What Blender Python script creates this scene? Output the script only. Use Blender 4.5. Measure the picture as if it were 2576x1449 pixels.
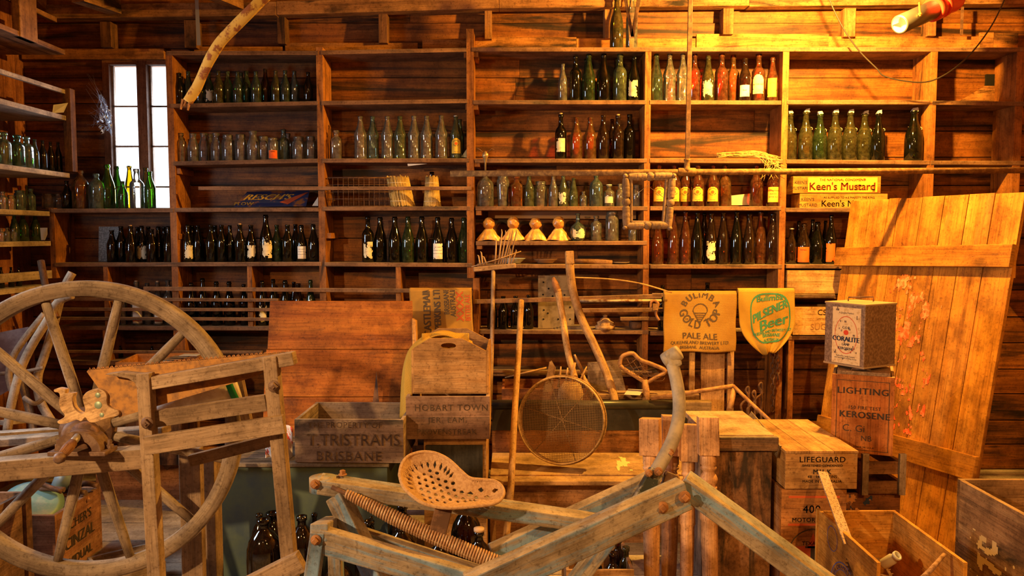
import bpy, math, random
from mathutils import Vector, Matrix, noise
random.seed(7)
R = random.random
PI = math.pi
def U(a, b): return a + (b - a) * R()
scene = bpy.context.scene
for o in list(bpy.data.objects): bpy.data.objects.remove(o)
COL = scene.collection
# ------------------------------------------------ camera
F = 2004.0; CX = 1288.0; CY = 724.5; H = 1.6; PITCH = math.radians(3.82)
cam = bpy.data.cameras.new('camera'); cam.sensor_width = 36; cam.lens = F / 2576 * 36
cam.clip_start = .05
camo = bpy.data.objects.new('camera', cam); COL.objects.link(camo)
camo.location = (0, 0, H); camo.rotation_euler = (PI / 2 - PITCH, 0, 0)
scene.camera = camo
# ------------------------------------------------ view and world
vs = scene.view_settings
vs.view_transform = 'Standard'; vs.look = 'None'; vs.exposure = 0.16; vs.gamma = 1; vs.use_curve_mapping = False
world = bpy.data.worlds.new('daylight'); scene.world = world; world.use_nodes = True
bg = world.node_tree.nodes['Background']; bg.inputs[0].default_value = (.86, .94, 1, 1); bg.inputs[1].default_value = 2.4
# ------------------------------------------------ lights
def light(name, kind, loc, energy, color, size=.1, target=None, sizey=None, spot=None, blend=.5):
    l = bpy.data.lights.new(name, kind); l.energy = energy; l.color = color
    if kind == 'AREA':
        l.size = size
        if sizey: l.shape = 'RECTANGLE'; l.size_y = sizey
    else: l.shadow_soft_size = size
    if kind == 'SPOT': l.spot_size = math.radians(spot or 60); l.spot_blend = blend
    o = bpy.data.objects.new(name, l); COL.objects.link(o); o.location = loc
    if target is not None:
        d = Vector(target) - Vector(loc); o.rotation_euler = d.to_track_quat('-Z', 'Y').to_euler()
    return o
WARM = (1, .56, .17)
light('lamp_over_shelves', 'POINT', (1.75, 4.2, 2.96), 530, (1, .50, .075), .03)
light('lamp_left', 'SPOT', (-2.5, -.1, 2.45), 600, (1, .62, .27), .05, (-.2, 3.5, .55), spot=66, blend=.9)
light('lamp_right', 'SPOT', (1.9, -.2, 2.9), 330, (1, .47, .10), .05, (1.0, 3.9, .6), spot=66, blend=.9)
light('lamp_centre', 'POINT', (-.5, -.6, 3.3), 34, (1, .52, .18), .04)
light('lamp_rear', 'POINT', (.9, .6, 3.4), 28, (1, .50, .15), .04)
light('side_window_daylight', 'AREA', (-3.2, 3.2, 1.75), 40, (.66, .82, 1), .6, (-1.2, 3.4, .7), .9)
light('window_daylight', 'AREA', (-2.46, 5.75, 1.95), 60, (.75, .88, 1), .5, (-2.2, 0, .6), 1.3)

# ------------------------------------------------ pixel helpers (the photo is 2576 x 1449)
def W(px, py, Y):
    xc = (px - CX) / F; yc = (CY - py) / F
    c, s = math.cos(PITCH), math.sin(PITCH)
    d = Vector((xc, c + yc * s, -s + yc * c))
    return Vector((0, 0, H)) + d * (Y / d.y)
def S(px, Y): return px * Y / F
def zat(py, Y): return W(CX, py, Y).z
def xat(px, Y, py=590): return W(px, py, Y).x
# ------------------------------------------------ materials
MATS = {}
def N(nt, t, **kw):
    n = nt.nodes.new(t)
    for k, v in kw.items():
        if k in n.inputs: n.inputs[k].default_value = v
        else: setattr(n, k, v)
    return n
def mat(name):
    m = bpy.data.materials.new(name); m.use_nodes = True
    nt = m.node_tree; nt.nodes.clear()
    out = nt.nodes.new('ShaderNodeOutputMaterial')
    return m, nt, out
def c4(c): return (c[0], c[1], c[2], 1)
def ramp(nt, fac, stops):
    r = nt.nodes.new('ShaderNodeValToRGB')
    e = r.color_ramp.elements
    e[0].position, e[0].color = stops[0][0], c4(stops[0][1])
    e[1].position, e[1].color = stops[-1][0], c4(stops[-1][1])
    for p, c in stops[1:-1]:
        x = e.new(p); x.color = c4(c)
    nt.links.new(fac, r.inputs[0]); return r.outputs[0]
def mixc(nt, fac, a, b, mode='MIX'):
    m = nt.nodes.new('ShaderNodeMix'); m.data_type = 'RGBA'; m.blend_type = mode
    for i, v in ((0, fac), (6, a), (7, b)):
        if hasattr(v, 'default_value') or hasattr(v, 'is_linked'): nt.links.new(v, m.inputs[i])
        else: m.inputs[i].default_value = v if i == 0 else c4(v)
    return m.outputs[2]
def wood(name, base, dark, light_=None, gs=(1.6, 26), stain=0, stainc=(.012, .008, .006), stains=(1.2, 7), rough=.75, dust=0, dustc=(.42, .36, .28),
         paint=None, paintf=.5, paints=(3, 9), bump=.35, knots=True, spec=.22, grime=.75):
    if name in MATS: return MATS[name]
    m, nt, out = mat(name); L = nt.links.new
    uv = nt.nodes.new('ShaderNodeUVMap')
    mp = N(nt, 'ShaderNodeMapping'); mp.inputs['Scale'].default_value = (gs[0], gs[1], 1); L(uv.outputs[0], mp.inputs[0])
    n1 = N(nt, 'ShaderNodeTexNoise', Scale=1.0, Detail=7.0, Roughness=.62, Distortion=.35); L(mp.outputs[0], n1.inputs['Vector'])
    mp2 = N(nt, 'ShaderNodeMapping'); mp2.inputs['Scale'].default_value = (.9, 2.2, 1); L(uv.outputs[0], mp2.inputs[0])
    n2 = N(nt, 'ShaderNodeTexNoise', Scale=1.0, Detail=3.0); L(mp2.outputs[0], n2.inputs['Vector'])
    lt = light_ or tuple(min(1, c * 1.35) for c in base)
    col = ramp(nt, n1.outputs[0], [(.30, dark), (.47, base), (.68, lt)])
    mp4 = N(nt, 'ShaderNodeMapping'); mp4.inputs['Scale'].default_value = (gs[0] * 5, gs[1] * 7, 1); L(uv.outputs[0], mp4.inputs[0])
    n6 = N(nt, 'ShaderNodeTexNoise', Scale=1.0, Detail=4.0, Roughness=.7); L(mp4.outputs[0], n6.inputs['Vector'])
    col = mixc(nt, 1.0, col, ramp(nt, n6.outputs[0], [(.32, (.55, .5, .46)), (.52, (1.02, 1.02, 1.02))]), 'MULTIPLY')
    tone = ramp(nt, n2.outputs[0], [(.3, (.62, .58, .55)), (.7, (1.15, 1.15, 1.15))])
    col = mixc(nt, 1.0, col, tone, 'MULTIPLY')
    if knots:
        mk = N(nt, 'ShaderNodeMapping'); mk.inputs['Scale'].default_value = (1.7, 5.5, 1); L(uv.outputs[0], mk.inputs[0])
        vk = N(nt, 'ShaderNodeTexVoronoi', Scale=1.0); L(mk.outputs[0], vk.inputs['Vector'])
        kf = ramp(nt, vk.outputs['Distance'], [(.035, (1, 1, 1)), (.10, (0, 0, 0))])
        kk = N(nt, 'ShaderNodeMath', operation='MULTIPLY'); L(kf, kk.inputs[0]); kk.inputs[1].default_value = .75
        col = mixc(nt, kk.outputs[0], col, tuple(c * .25 for c in dark))
    if stain:
        ms = N(nt, 'ShaderNodeMapping'); ms.inputs['Scale'].default_value = (stains[0], stains[1], 1); ms.inputs['Location'].default_value = (3.3, 7.7, 0); L(uv.outputs[0], ms.inputs[0])
        n3 = N(nt, 'ShaderNodeTexNoise', Scale=1.0, Detail=8.0, Roughness=.6, Distortion=1.2); L(ms.outputs[0], n3.inputs['Vector'])
        sf = ramp(nt, n3.outputs[0], [(.60 - .22 * stain, (0, 0, 0)), (.72 - .16 * stain, (.95, .95, .95))])
        col = mixc(nt, sf, col, stainc)
    if paint:
        ms = N(nt, 'ShaderNodeMapping'); ms.inputs['Scale'].default_value = (paints[0], paints[1], 1); L(uv.outputs[0], ms.inputs[0])
        n4 = N(nt, 'ShaderNodeTexNoise', Scale=1.0, Detail=9.0, Roughness=.7); L(ms.outputs[0], n4.inputs['Vector'])
        pf = ramp(nt, n4.outputs[0], [(.62 - .3 * paintf, (0, 0, 0)), (.70 - .3 * paintf, (1, 1, 1))])
        col = mixc(nt, pf, col, paint)
    if dust:
        g = nt.nodes.new('ShaderNodeNewGeometry'); sp = nt.nodes.new('ShaderNodeSeparateXYZ'); L(g.outputs['Normal'], sp.inputs[0])
        n5 = N(nt, 'ShaderNodeTexNoise', Scale=14.0, Detail=6.0); 
        ad = N(nt, 'ShaderNodeMath', operation='MULTIPLY_ADD'); L(n5.outputs[0], ad.inputs[0]); ad.inputs[1].default_value = .6; L(sp.outputs[2], ad.inputs[2])
        df = ramp(nt, ad.outputs[0], [(.45, (dust * .22,) * 3), (1.1, (dust,) * 3)])
        col = mixc(nt, df, col, dustc)
    tcg = nt.nodes.new('ShaderNodeTexCoord')      # handling dirt and flyspecks
    g1 = N(nt, 'ShaderNodeTexNoise', Scale=7.0, Detail=8.0, Roughness=.68); L(tcg.outputs['Object'], g1.inputs['Vector'])
    col = mixc(nt, grime, col, mixc(nt, 1.0, col, ramp(nt, g1.outputs[0], [(.36, (.38, .34, .32)), (.56, (1.05, 1.05, 1.05)), (.70, (1.28, 1.24, 1.18))]), 'MULTIPLY'))
    g2 = N(nt, 'ShaderNodeTexNoise', Scale=75.0, Detail=4.0, Roughness=.7); L(tcg.outputs['Object'], g2.inputs['Vector'])
    col = mixc(nt, grime, col, mixc(nt, 1.0, col, ramp(nt, g2.outputs[0], [(.33, (.45, .40, .36)), (.46, (1, 1, 1))]), 'MULTIPLY'))
    p = N(nt, 'ShaderNodeBsdfPrincipled', Roughness=rough); L(col, p.inputs['Base Color']); p.inputs['Specular IOR Level'].default_value = spec
    b = N(nt, 'ShaderNodeBump', Strength=bump, Distance=.004); L(n1.outputs[0], b.inputs['Height']); L(b.outputs[0], p.inputs['Normal'])
    L(p.outputs[0], out.inputs[0]); MATS[name] = m; return m
def plain(name, col, rough=.7, metal=0, col2=None, scale=20, bump=0, lo=.45, hi=.6, spec=.3, emit=0, dust=0, detail=6, distort=0):
    if name in MATS: return MATS[name]
    m, nt, out = mat(name); L = nt.links.new
    p = N(nt, 'ShaderNodeBsdfPrincipled', Roughness=rough, Metallic=metal); p.inputs['Specular IOR Level'].default_value = spec
    p.inputs['Base Color'].default_value = c4(col)
    if col2 or bump:
        tc = nt.nodes.new('ShaderNodeTexCoord')
        n = N(nt, 'ShaderNodeTexNoise', Scale=scale, Detail=float(detail), Roughness=.65, Distortion=distort); L(tc.outputs['Object'], n.inputs['Vector'])
        if col2: L(ramp(nt, n.outputs[0], [(lo, col), (hi, col2)]), p.inputs['Base Color'])
        if bump:
            b = N(nt, 'ShaderNodeBump', Strength=bump, Distance=.003); L(n.outputs[0], b.inputs['Height']); L(b.outputs[0], p.inputs['Normal'])
    L(p.outputs[0], out.inputs[0]); MATS[name] = m; return m
def weave(name, col, dark, sc=260, slant=.6):
    if name in MATS: return MATS[name]
    m, nt, out = mat(name); L = nt.links.new
    uv = nt.nodes.new('ShaderNodeUVMap')
    w1 = N(nt, 'ShaderNodeTexWave', Scale=sc * .3, Distortion=.5, Detail=1.0); w1.bands_direction = 'DIAGONAL'; L(uv.outputs[0], w1.inputs['Vector'])
    w2 = N(nt, 'ShaderNodeTexWave', Scale=sc * .3, Distortion=.5); w2.bands_direction = 'Y'; L(uv.outputs[0], w2.inputs['Vector'])
    a = N(nt, 'ShaderNodeMath', operation='MULTIPLY_ADD'); L(w1.outputs[1], a.inputs[0]); a.inputs[1].default_value = .6
    b2 = N(nt, 'ShaderNodeMath', operation='MULTIPLY'); L(w2.outputs[1], b2.inputs[0]); b2.inputs[1].default_value = .4; L(b2.outputs[0], a.inputs[2])
    n = N(nt, 'ShaderNodeTexNoise', Scale=5.0, Detail=6.0); L(uv.outputs[0], n.inputs['Vector'])
    col_ = ramp(nt, a.outputs[0], [(.1, dark), (.6, col)])
    col_ = mixc(nt, 1.0, col_, ramp(nt, n.outputs[0], [(.3, (.7, .66, .6)), (.65, (1.1, 1.1, 1.1))]), 'MULTIPLY')
    p = N(nt, 'ShaderNodeBsdfPrincipled', Roughness=.95); p.inputs['Specular IOR Level'].default_value = .1
    L(col_, p.inputs['Base Color'])
    b = N(nt, 'ShaderNodeBump', Strength=.5, Distance=.003); L(a.outputs[0], b.inputs['Height']); L(b.outputs[0], p.inputs['Normal'])
    L(p.outputs[0], out.inputs[0]); MATS[name] = m; return m
def glass(name, col, dusty=.1, dustc=(.5, .45, .35), edge=2.2, rough=.06):
    """thin hollow glass: tinted see-through wall with Fresnel gloss, deeper tint where the wall is seen edge-on, a film of dust"""
    if name in MATS: return MATS[name]
    m, nt, out = mat(name); L = nt.links.new
    lw = N(nt, 'ShaderNodeLayerWeight', Blend=.35)
    tint = mixc(nt, lw.outputs['Facing'], col, tuple(c ** edge * .8 for c in col))
    tr = nt.nodes.new('ShaderNodeBsdfTransparent'); L(tint, tr.inputs[0])
    di = nt.nodes.new('ShaderNodeBsdfDiffuse'); di.inputs[0].default_value = c4(tuple(.35 * a + .65 * c for a, c in zip(dustc, col)))
    tc = nt.nodes.new('ShaderNodeTexCoord')
    n = N(nt, 'ShaderNodeTexNoise', Scale=38.0, Detail=6.0, Roughness=.7); L(tc.outputs['Object'], n.inputs['Vector'])
    df = ramp(nt, n.outputs[0], [(.35, (dusty * .12,) * 3), (.78, (min(1, dusty * 1.1),) * 3)])
    m1 = nt.nodes.new('ShaderNodeMixShader'); L(df, m1.inputs[0]); L(tr.outputs[0], m1.inputs[1]); L(di.outputs[0], m1.inputs[2])
    gl = N(nt, 'ShaderNodeBsdfGlossy', Roughness=rough)
    fr = N(nt, 'ShaderNodeFresnel', IOR=1.75)
    bu = N(nt, 'ShaderNodeBump', Strength=.05, Distance=.004); n9 = N(nt, 'ShaderNodeTexNoise', Scale=30.0, Detail=2.0); L(tc.outputs['Object'], n9.inputs['Vector']); L(n9.outputs[0], bu.inputs['Height']); L(bu.outputs[0], gl.inputs['Normal'])
    m2 = nt.nodes.new('ShaderNodeMixShader'); L(fr.outputs[0], m2.inputs[0]); L(m1.outputs[0], m2.inputs[1]); L(gl.outputs[0], m2.inputs[2])
    L(m2.outputs[0], out.inputs[0]); MATS[name] = m; return m
# ------------------------------------------------ object helpers
def tag(o, label=None, cat=None, group=None, kind=None):
    if label: o['label'] = label
    if cat: o['category'] = cat
    if group: o['group'] = group
    if kind: o['kind'] = kind
    return o
def thing(name, label, cat, loc, group=None):
    o = bpy.data.objects.new(name, None); COL.objects.link(o); o.location = loc; o.empty_display_size = .1
    return tag(o, label, cat, group)
def wloc(o):
    v = Vector(o.location)
    while o.parent: o = o.parent; v += o.location
    return v
_tc = {}
def text2d(s, bold=0, sp=1.0):
    k = (s, bold, sp)
    if k not in _tc:
        cu = bpy.data.curves.new('t', 'FONT'); cu.body = s; cu.size = 1; cu.resolution_u = 3; cu.space_character = sp
        o = bpy.data.objects.new('t', cu)
        me = o.to_mesh(); vv = [(v.co.x, v.co.y) for v in me.vertices]; ff = [tuple(p.vertices) for p in me.polygons]
        o.to_mesh_clear(); bpy.data.objects.remove(o); bpy.data.curves.remove(cu)
        if bold:
            n_ = len(vv); vv = [(x - bold, y) for x, y in vv] + [(x + bold, y) for x, y in vv]; ff = ff + [tuple(i + n_ for i in q) for q in ff]
        xs = [v[0] for v in vv] or [0]; x0, x1 = min(xs), max(xs)
        _tc[k] = ([(x - x0, y) for x, y in vv], ff, x1 - x0)
    return _tc[k]
QF = [(0, 3, 2, 1), (4, 5, 6, 7), (0, 1, 5, 4), (2, 3, 7, 6), (1, 2, 6, 5), (3, 0, 4, 7)]
class B:
    def __init__(s): s.v = []; s.f = []; s.uv = []; s.mi = []; s.sm = []; s.M = None; s.mat = 0
    def P(s, p):
        p = Vector(p)
        if s.M is not None: p = s.M @ p
        s.v.append(p); return len(s.v) - 1
    def face(s, ids, uvs, smooth=False): s.f.append(tuple(ids)); s.uv.append(uvs); s.mi.append(s.mat); s.sm.append(smooth)
    def hexa(s, p, grain=None):
        p = [Vector(q) for q in p]
        l = [(p[1] - p[0]).length, (p[3] - p[0]).length, (p[4] - p[0]).length]
        g = grain if grain is not None else l.index(max(l))
        o = [(g + 1) % 3, (g + 2) % 3]
        ou, ov = U(0, 50), U(0, 50)
        cu = [(a * l[0], b * l[1], c * l[2]) for a, b, c in ((0, 0, 0), (1, 0, 0), (1, 1, 0), (0, 1, 0), (0, 0, 1), (1, 0, 1), (1, 1, 1), (0, 1, 1))]
        ids = [s.P(q) for q in p]
        axf = [2, 2, 1, 1, 0, 0]
        for q, ax in zip(QF, axf):
            uvs = []
            for k in q:
                c = cu[k]
                if ax == g: uvs.append((ou + c[o[0]] * .6, ov + c[o[1]] * .6))
                else:
                    w = o[0] if ax == o[1] else o[1]
                    uvs.append((ou + c[g], ov + c[w] + (l[o[0]] + .03 if ax == o[0] else 0)))
            s.face([ids[k] for k in q], uvs)
        return s
    def box(s, x0, x1, y0, y1, z0, z1, grain=None):
        return s.hexa([(x0, y0, z0), (x1, y0, z0), (x1, y1, z0), (x0, y1, z0), (x0, y0, z1), (x1, y0, z1), (x1, y1, z1), (x0, y1, z1)], grain)
    def beam(s, a, b, w, h, up=(0, 0, 1), w1=None, h1=None):
        a, b = Vector(a), Vector(b); d = (b - a).normalized(); up = Vector(up)
        side = d.cross(up).normalized(); u = side.cross(d).normalized()
        w1 = w if w1 is None else w1; h1 = h if h1 is None else h1
        q = []
        for sy, su in ((-1, -1), (1, -1), (1, 1), (-1, 1)):
            q.append((a + side * sy * w / 2 + u * su * h / 2, b + side * sy * w1 / 2 + u * su * h1 / 2))
        p = [q[0][0], q[0][1], q[1][1], q[1][0], q[3][0], q[3][1], q[2][1], q[2][0]]
        return s.hexa(p, 0)
    def tube(s, pts, r, n=12, closed=False, caps=True, flat=1.0, up=None):
        pts = [Vector(p) for p in pts]; m = len(pts)
        rr = r if isinstance(r, (list, tuple)) else [r] * m
        prev = None; rings = []; ln = 0; us = [0]
        for i in range(1, m + 1): us.append(us[-1] + (pts[i % m] - pts[i - 1]).length)
        for i in range(m):
            if closed: t = pts[(i + 1) % m] - pts[i - 1]
            else: t = pts[min(i + 1, m - 1)] - pts[max(i - 1, 0)]
            t.normalize()
            if prev is None:
                ref = Vector(up) if up else (Vector((0, 0, 1)) if abs(t.z) < .9 else Vector((1, 0, 0)))
                nn = (ref - t * ref.dot(t)).normalized()
            else: nn = (prev - t * prev.dot(t)).normalized()
            prev = nn; bb = t.cross(nn)
            rings.append([s.P(pts[i] + (nn * math.cos(2 * PI * k / n) + bb * math.sin(2 * PI * k / n) * flat) * rr[i]) for k in range(n)])
        ou, ov = U(0, 50), U(0, 50)
        for i in range(m if closed else m - 1):
            A, Bq = rings[i], rings[(i + 1) % m]; u0, u1 = ou + us[i], ou + us[i + 1]
            rad = rr[i] * 2 * PI / n
            for k in range(n):
                k2 = (k + 1) % n
                s.face((A[k], A[k2], Bq[k2], Bq[k]), [(u0, ov + k * rad), (u0, ov + (k + 1) * rad), (u1, ov + (k + 1) * rad), (u1, ov + k * rad)], True)
        if caps and not closed:
            s.face(rings[0][::-1], [(ou, ov)] * n); s.face(rings[-1], [(ou, ov)] * n)
        return s
    def lathe(s, prof, o=(0, 0, 0), ax=(0, 0, 1), n=20, sq=0, ph=0):
        sm_ = n > 8
        o = Vector(o); ax = Vector(ax).normalized()
        ref = Vector((1, 0, 0)) if abs(ax.x) < .9 else Vector((0, 0, 1))
        a = (ref - ax * ref.dot(ax)).normalized(); b = ax.cross(a)
        rings = []; L = 0; prev = None; ou, ov = U(0, 30), U(0, 30)
        for (r, z) in prof:
            if prev: L += math.hypot(r - prev[0], z - prev[1])
            prev = (r, z)
            if r < 1e-6: rings.append(([s.P(o + ax * z)], L)); continue
            ring = []
            for k in range(n):
                t = 2 * PI * k / n + ph; c, q = math.cos(t), math.sin(t)
                rr = r
                if sq: rr = r / (abs(c) ** sq + abs(q) ** sq) ** (1 / sq)
                ring.append(s.P(o + ax * z + a * c * rr + b * q * rr))
            rings.append((ring, L))
        for (A, la), (C, lb), (r, z) in zip(rings, rings[1:], prof):
            for k in range(n):
                k2 = (k + 1) % n; w = .03 * 2
                if len(A) == 1 and len(C) == 1: continue
                if len(A) == 1: s.face((A[0], C[k2], C[k]), [(ou + la, ov), (ou + lb, ov + .01 * k + .01), (ou + lb, ov + .01 * k)], sm_)
                elif len(C) == 1: s.face((A[k], A[k2], C[0]), [(ou + la, ov + .01 * k), (ou + la, ov + .01 * k + .01), (ou + lb, ov)], sm_)
                else: s.face((A[k], A[k2], C[k2], C[k]), [(ou + la, ov + .01 * k), (ou + la, ov + .01 * k + .01), (ou + lb, ov + .01 * k + .01), (ou + lb, ov + .01 * k)], sm_)
        return s
    def prism(s, pts, nv, smooth=False, uvrot=0):
        """pts: outline in space (list), nv: extrusion vector"""
        pts = [Vector(p) for p in pts]; nv = Vector(nv); m = len(pts)
        a = [s.P(p) for p in pts]; b = [s.P(p + nv) for p in pts]
        e = (pts[1] - pts[0]).normalized(); n = nv.normalized(); e = (e - n * e.dot(n)).normalized(); g = n.cross(e)
        if uvrot: e, g = g, e
        ou, ov = U(0, 40), U(0, 40); uv = [(ou + (p - pts[0]).dot(e), ov + (p - pts[0]).dot(g)) for p in pts]
        s.face(a, uv); s.face(b[::-1], uv[::-1]); l = 0; t = nv.length
        for i in range(m):
            j = (i + 1) % m; d = (pts[j] - pts[i]).length
            s.face((a[j], a[i], b[i], b[j]), [(ou + l + d, ov), (ou + l, ov), (ou + l, ov + t), (ou + l + d, ov + t)], smooth); l += d
        return s
    def grid(s, fn, nu, nv, lu=1, lv=1, smooth=True, keep=None, uv0=None):
        ids = [[s.P(fn(i / nu, j / nv)) for j in range(nv + 1)] for i in range(nu + 1)]
        ou, ov = uv0 or (U(0, 40), U(0, 40))
        for i in range(nu):
            for j in range(nv):
                if keep and not keep((i + .5) / nu, (j + .5) / nv): continue
                q = [(i, j), (i + 1, j), (i + 1, j + 1), (i, j + 1)]
                s.face([ids[a][b] for a, b in q], [(ou + a / nu * lu, ov + b / nv * lv) for a, b in q], smooth)
        return s
    def text(s, txt, fn, size, bold=0, align='C', sp=1.0, sx=1.0):
        """fn(x, y) -> point in space, x and y in metres around the anchor"""
        vv, ff, w = text2d(txt, bold, sp); ox = {'C': -w / 2, 'L': 0, 'R': -w}[align]
        base = len(s.v)
        for x, y in vv: s.P(fn((x + ox) * size * sx, y * size))
        for f in ff: s.face([base + k for k in f], [(0, 0)] * len(f))
        return s
    def arctext(s, txt, fn, rad, size, a0, bold=0, sx=1.0, inv=False, gap=.12):
        """letters round a circle; a0 the middle angle in degrees (90 = top)"""
        ws = [(text2d(c, bold)[2] if c != ' ' else .3) + gap for c in txt]; tot = sum(ws) * size * sx; x = -tot / 2
        for c, w in zip(txt, ws):
            xm = x + w * size * sx / 2; x += w * size * sx
            if c == ' ': continue
            t = math.radians(a0) + (xm / rad if inv else -xm / rad)
            cx, cy = rad * math.cos(t), rad * math.sin(t); rot = t + PI / 2 if inv else t - PI / 2
            cr, sr = math.cos(rot), math.sin(rot)
            s.text(c, lambda X, Y_: fn(cx + X * cr - Y_ * sr, cy + X * sr + Y_ * cr), size, bold, sx=sx)
        return s
    def build(s, name, m, parent=None, bevel=0, loc=None, label=None, solid=0, subsurf=0):
        me = bpy.data.meshes.new(name)
        if parent is not None: base = wloc(parent); loc = Vector((0, 0, 0)) if loc is None else Vector(loc)
        else:
            if loc is None:
                xs = [p.x for p in s.v]; ys = [p.y for p in s.v]; zs = [p.z for p in s.v]
                loc = Vector(((min(xs) + max(xs)) / 2, (min(ys) + max(ys)) / 2, min(zs)))
            loc = Vector(loc); base = Vector((0, 0, 0))
        off = base + loc
        me.from_pydata([p - off for p in s.v], [], s.f)
        ms = m if isinstance(m, (list, tuple)) else [m]
        for x in ms: me.materials.append(x)
        me.polygons.foreach_set('use_smooth', s.sm)
        if len(ms) > 1: me.polygons.foreach_set('material_index', s.mi)
        ul = me.uv_layers.new(name='UVMap'); flat = []
        for u in s.uv:
            for a in u: flat += [a[0], a[1]]
        ul.data.foreach_set('uv', flat)
        me.update()
        o = bpy.data.objects.new(name, me); COL.objects.link(o); o.location = loc
        if parent is not None: o.parent = parent
        if solid:
            d = o.modifiers.new('solid', 'SOLIDIFY'); d.thickness = solid; d.offset = 0
        if subsurf:
            d = o.modifiers.new('sub', 'SUBSURF'); d.levels = subsurf; d.render_levels = subsurf
        if bevel:
            d = o.modifiers.new('bev', 'BEVEL'); d.width = bevel; d.segments = 2; d.limit_method = 'ANGLE'; d.angle_limit = .6
        if label: o['label'] = label
        return o
def cat_curve(pts, k=6):
    """smooth curve through points"""
    pts = [Vector(p) for p in pts]; out = []
    for i in range(len(pts) - 1):
        p0 = pts[max(i - 1, 0)]; p1 = pts[i]; p2 = pts[i + 1]; p3 = pts[min(i + 2, len(pts) - 1)]
        for j in range(k):
            t = j / k
            out.append(.5 * ((2 * p1) + (p2 - p0) * t + (2 * p0 - 5 * p1 + 4 * p2 - p3) * t * t + (3 * p1 - p0 - 3 * p2 + p3) * t ** 3))
    out.append(pts[-1]); return out
# ================================================= THE SETTING
YW, YF = 5.35, 5.10          # face of the back wall boards, front edge of the shelving
XL, XR, YB, ZC = -3.23, 3.75, -1.6, 3.75
wallwood = wood('wall_boards', (.27, .088, .013), (.10, .026, .005), (.38, .14, .022), gs=(1.1, 26), stain=.55, stains=(.6, 8), stainc=(.012, .006, .004), rough=.62, spec=.3)
redwood = wood('red_boards', (.36, .13, .05), (.22, .07, .025), (.45, .18, .07), gs=(1.2, 30), stain=.15, rough=.6)
shelfwood = wood('shelf_boards', (.22, .095, .035), (.11, .042, .015), (.30, .14, .055), gs=(1.3, 34), stain=.2, dust=.75, dustc=(.36, .27, .19))
sidewood = wood('upright_boards', (.36, .135, .030), (.20, .07, .018), (.42, .18, .05), gs=(1.2, 28), stain=.1, rough=.6)
greywood = wood('aged_shelf_boards', (.38, .27, .18), (.20, .13, .085), (.52, .40, .30), gs=(1.2, 34), dust=.7, dustc=(.6, .55, .47))
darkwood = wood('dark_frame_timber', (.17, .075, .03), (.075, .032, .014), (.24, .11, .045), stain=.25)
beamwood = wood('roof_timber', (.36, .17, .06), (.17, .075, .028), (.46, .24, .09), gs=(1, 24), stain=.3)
floorwood = wood('floor_boards', (.36, .27, .18), (.17, .115, .07), (.48, .38, .27), gs=(1, 26), stain=.12, dust=.5, dustc=(.5, .44, .36))
# window opening in the back wall
wx0, wx1 = xat(266, YW, 300), xat(436, YW, 300)
wz1, wz0 = zat(150, YW), zat(528, YW)
wall = thing('wall_back', None, None, (0, YW, 0)); tag(wall, kind='structure')
b = B(); z = 0.0; k = 0
while z < ZC:
    h = .178 + U(-.012, .012); z1 = min(z + h, ZC)
    segs = [(XL - .1, XR + .1)]
    if z1 > wz0 and z < wz1: segs = [(XL - .1, wx0), (wx1, XR + .1)]
    for x0, x1 in segs:
        cuts = [x0] + ([U(-1.2, 2.4)] if x1 - x0 > 4 else []) + [x1]
        for a, c in zip(cuts, cuts[1:]):
            t = U(-.003, .003)
            b.hexa([(a + .001, YW + .006 + t, z + .003), (c - .001, YW + .006 + t, z + .003), (c - .001, YW + .03, z + .003), (a + .001, YW + .03, z + .003),
                    (a + .001, YW - .008 + t, z1 - .005), (c - .001, YW - .008 + t, z1 - .005), (c - .001, YW + .03, z1 - .005), (a + .001, YW + .03, z1 - .005)], 0)
    z = z1; k += 1
b.build('wall_boards', wallwood, wall)
b = B()
for x0, x1, z0, z1 in ((XL - .1, wx0, 0, ZC), (wx1, XR + .1, 0, ZC), (wx0, wx1, 0, wz0), (wx0, wx1, wz1, ZC)): b.box(x0, x1, YW + .03, YW + .06, z0 - (.12 if z0 == 0 else 0), z1)
b.build('outer_cladding', darkwood, wall)
for px, p0, p1, w in ((265, 54, 118, 27), (478, 50, 120, 30), (707, 42, 110, 20), (963, 34, 108, 22), (1228, 26, 98, 18), (1532, 20, 96, 22), (1832, 20, 86, 26), (2138, 20, 92, 28), (2345, 20, 90, 20)):
    x = xat(px, 5.25, 80); w = S(w, 5.25)
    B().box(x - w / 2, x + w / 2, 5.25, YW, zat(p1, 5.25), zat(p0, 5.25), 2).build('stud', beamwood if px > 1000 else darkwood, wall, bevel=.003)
b = B()
for a, c, ya, yc in ((120, 700, 34, 26), (700, 1255, 25, 8), (1255, 1880, 8, 2), (1880, 2620, 4, -4)):
    b.beam(W(a, ya, 5.24), W(c, yc, 5.24), .09, S(33, 5.24))
b.build('wall_plate', beamwood, wall, bevel=.004)
b = B()
for a, c, p0, p1 in ((716, 1050, 108, 128), (1062, 1180, 100, 126), (1195, 1450, 94, 122), (1450, 1750, 97, 122), (1752, 2085, 86, 122), (2080, 2470, 92, 122), (2465, 2500, 82, 122), (2500, 2562, 84, 122)):
    b.box(xat(a, 5.29, 110), xat(c, 5.29, 110), 5.29 + U(0, .004), 5.31, zat(p1 + 12, 5.3), zat(p0, 5.3), 0)
b.box(xat(72, 5.3), xat(425, 5.3), 5.30, 5.33, zat(149, 5.3), zat(122, 5.3), 0)
b.box(xat(500, 5.3), xat(720, 5.3), 5.30, 5.32, zat(150, 5.3), zat(117, 5.3), 0)
b.build('nailing_board', wood('fascia', (.42, .185, .05), (.2, .075, .025), stain=.3), wall, bevel=.002)
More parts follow.
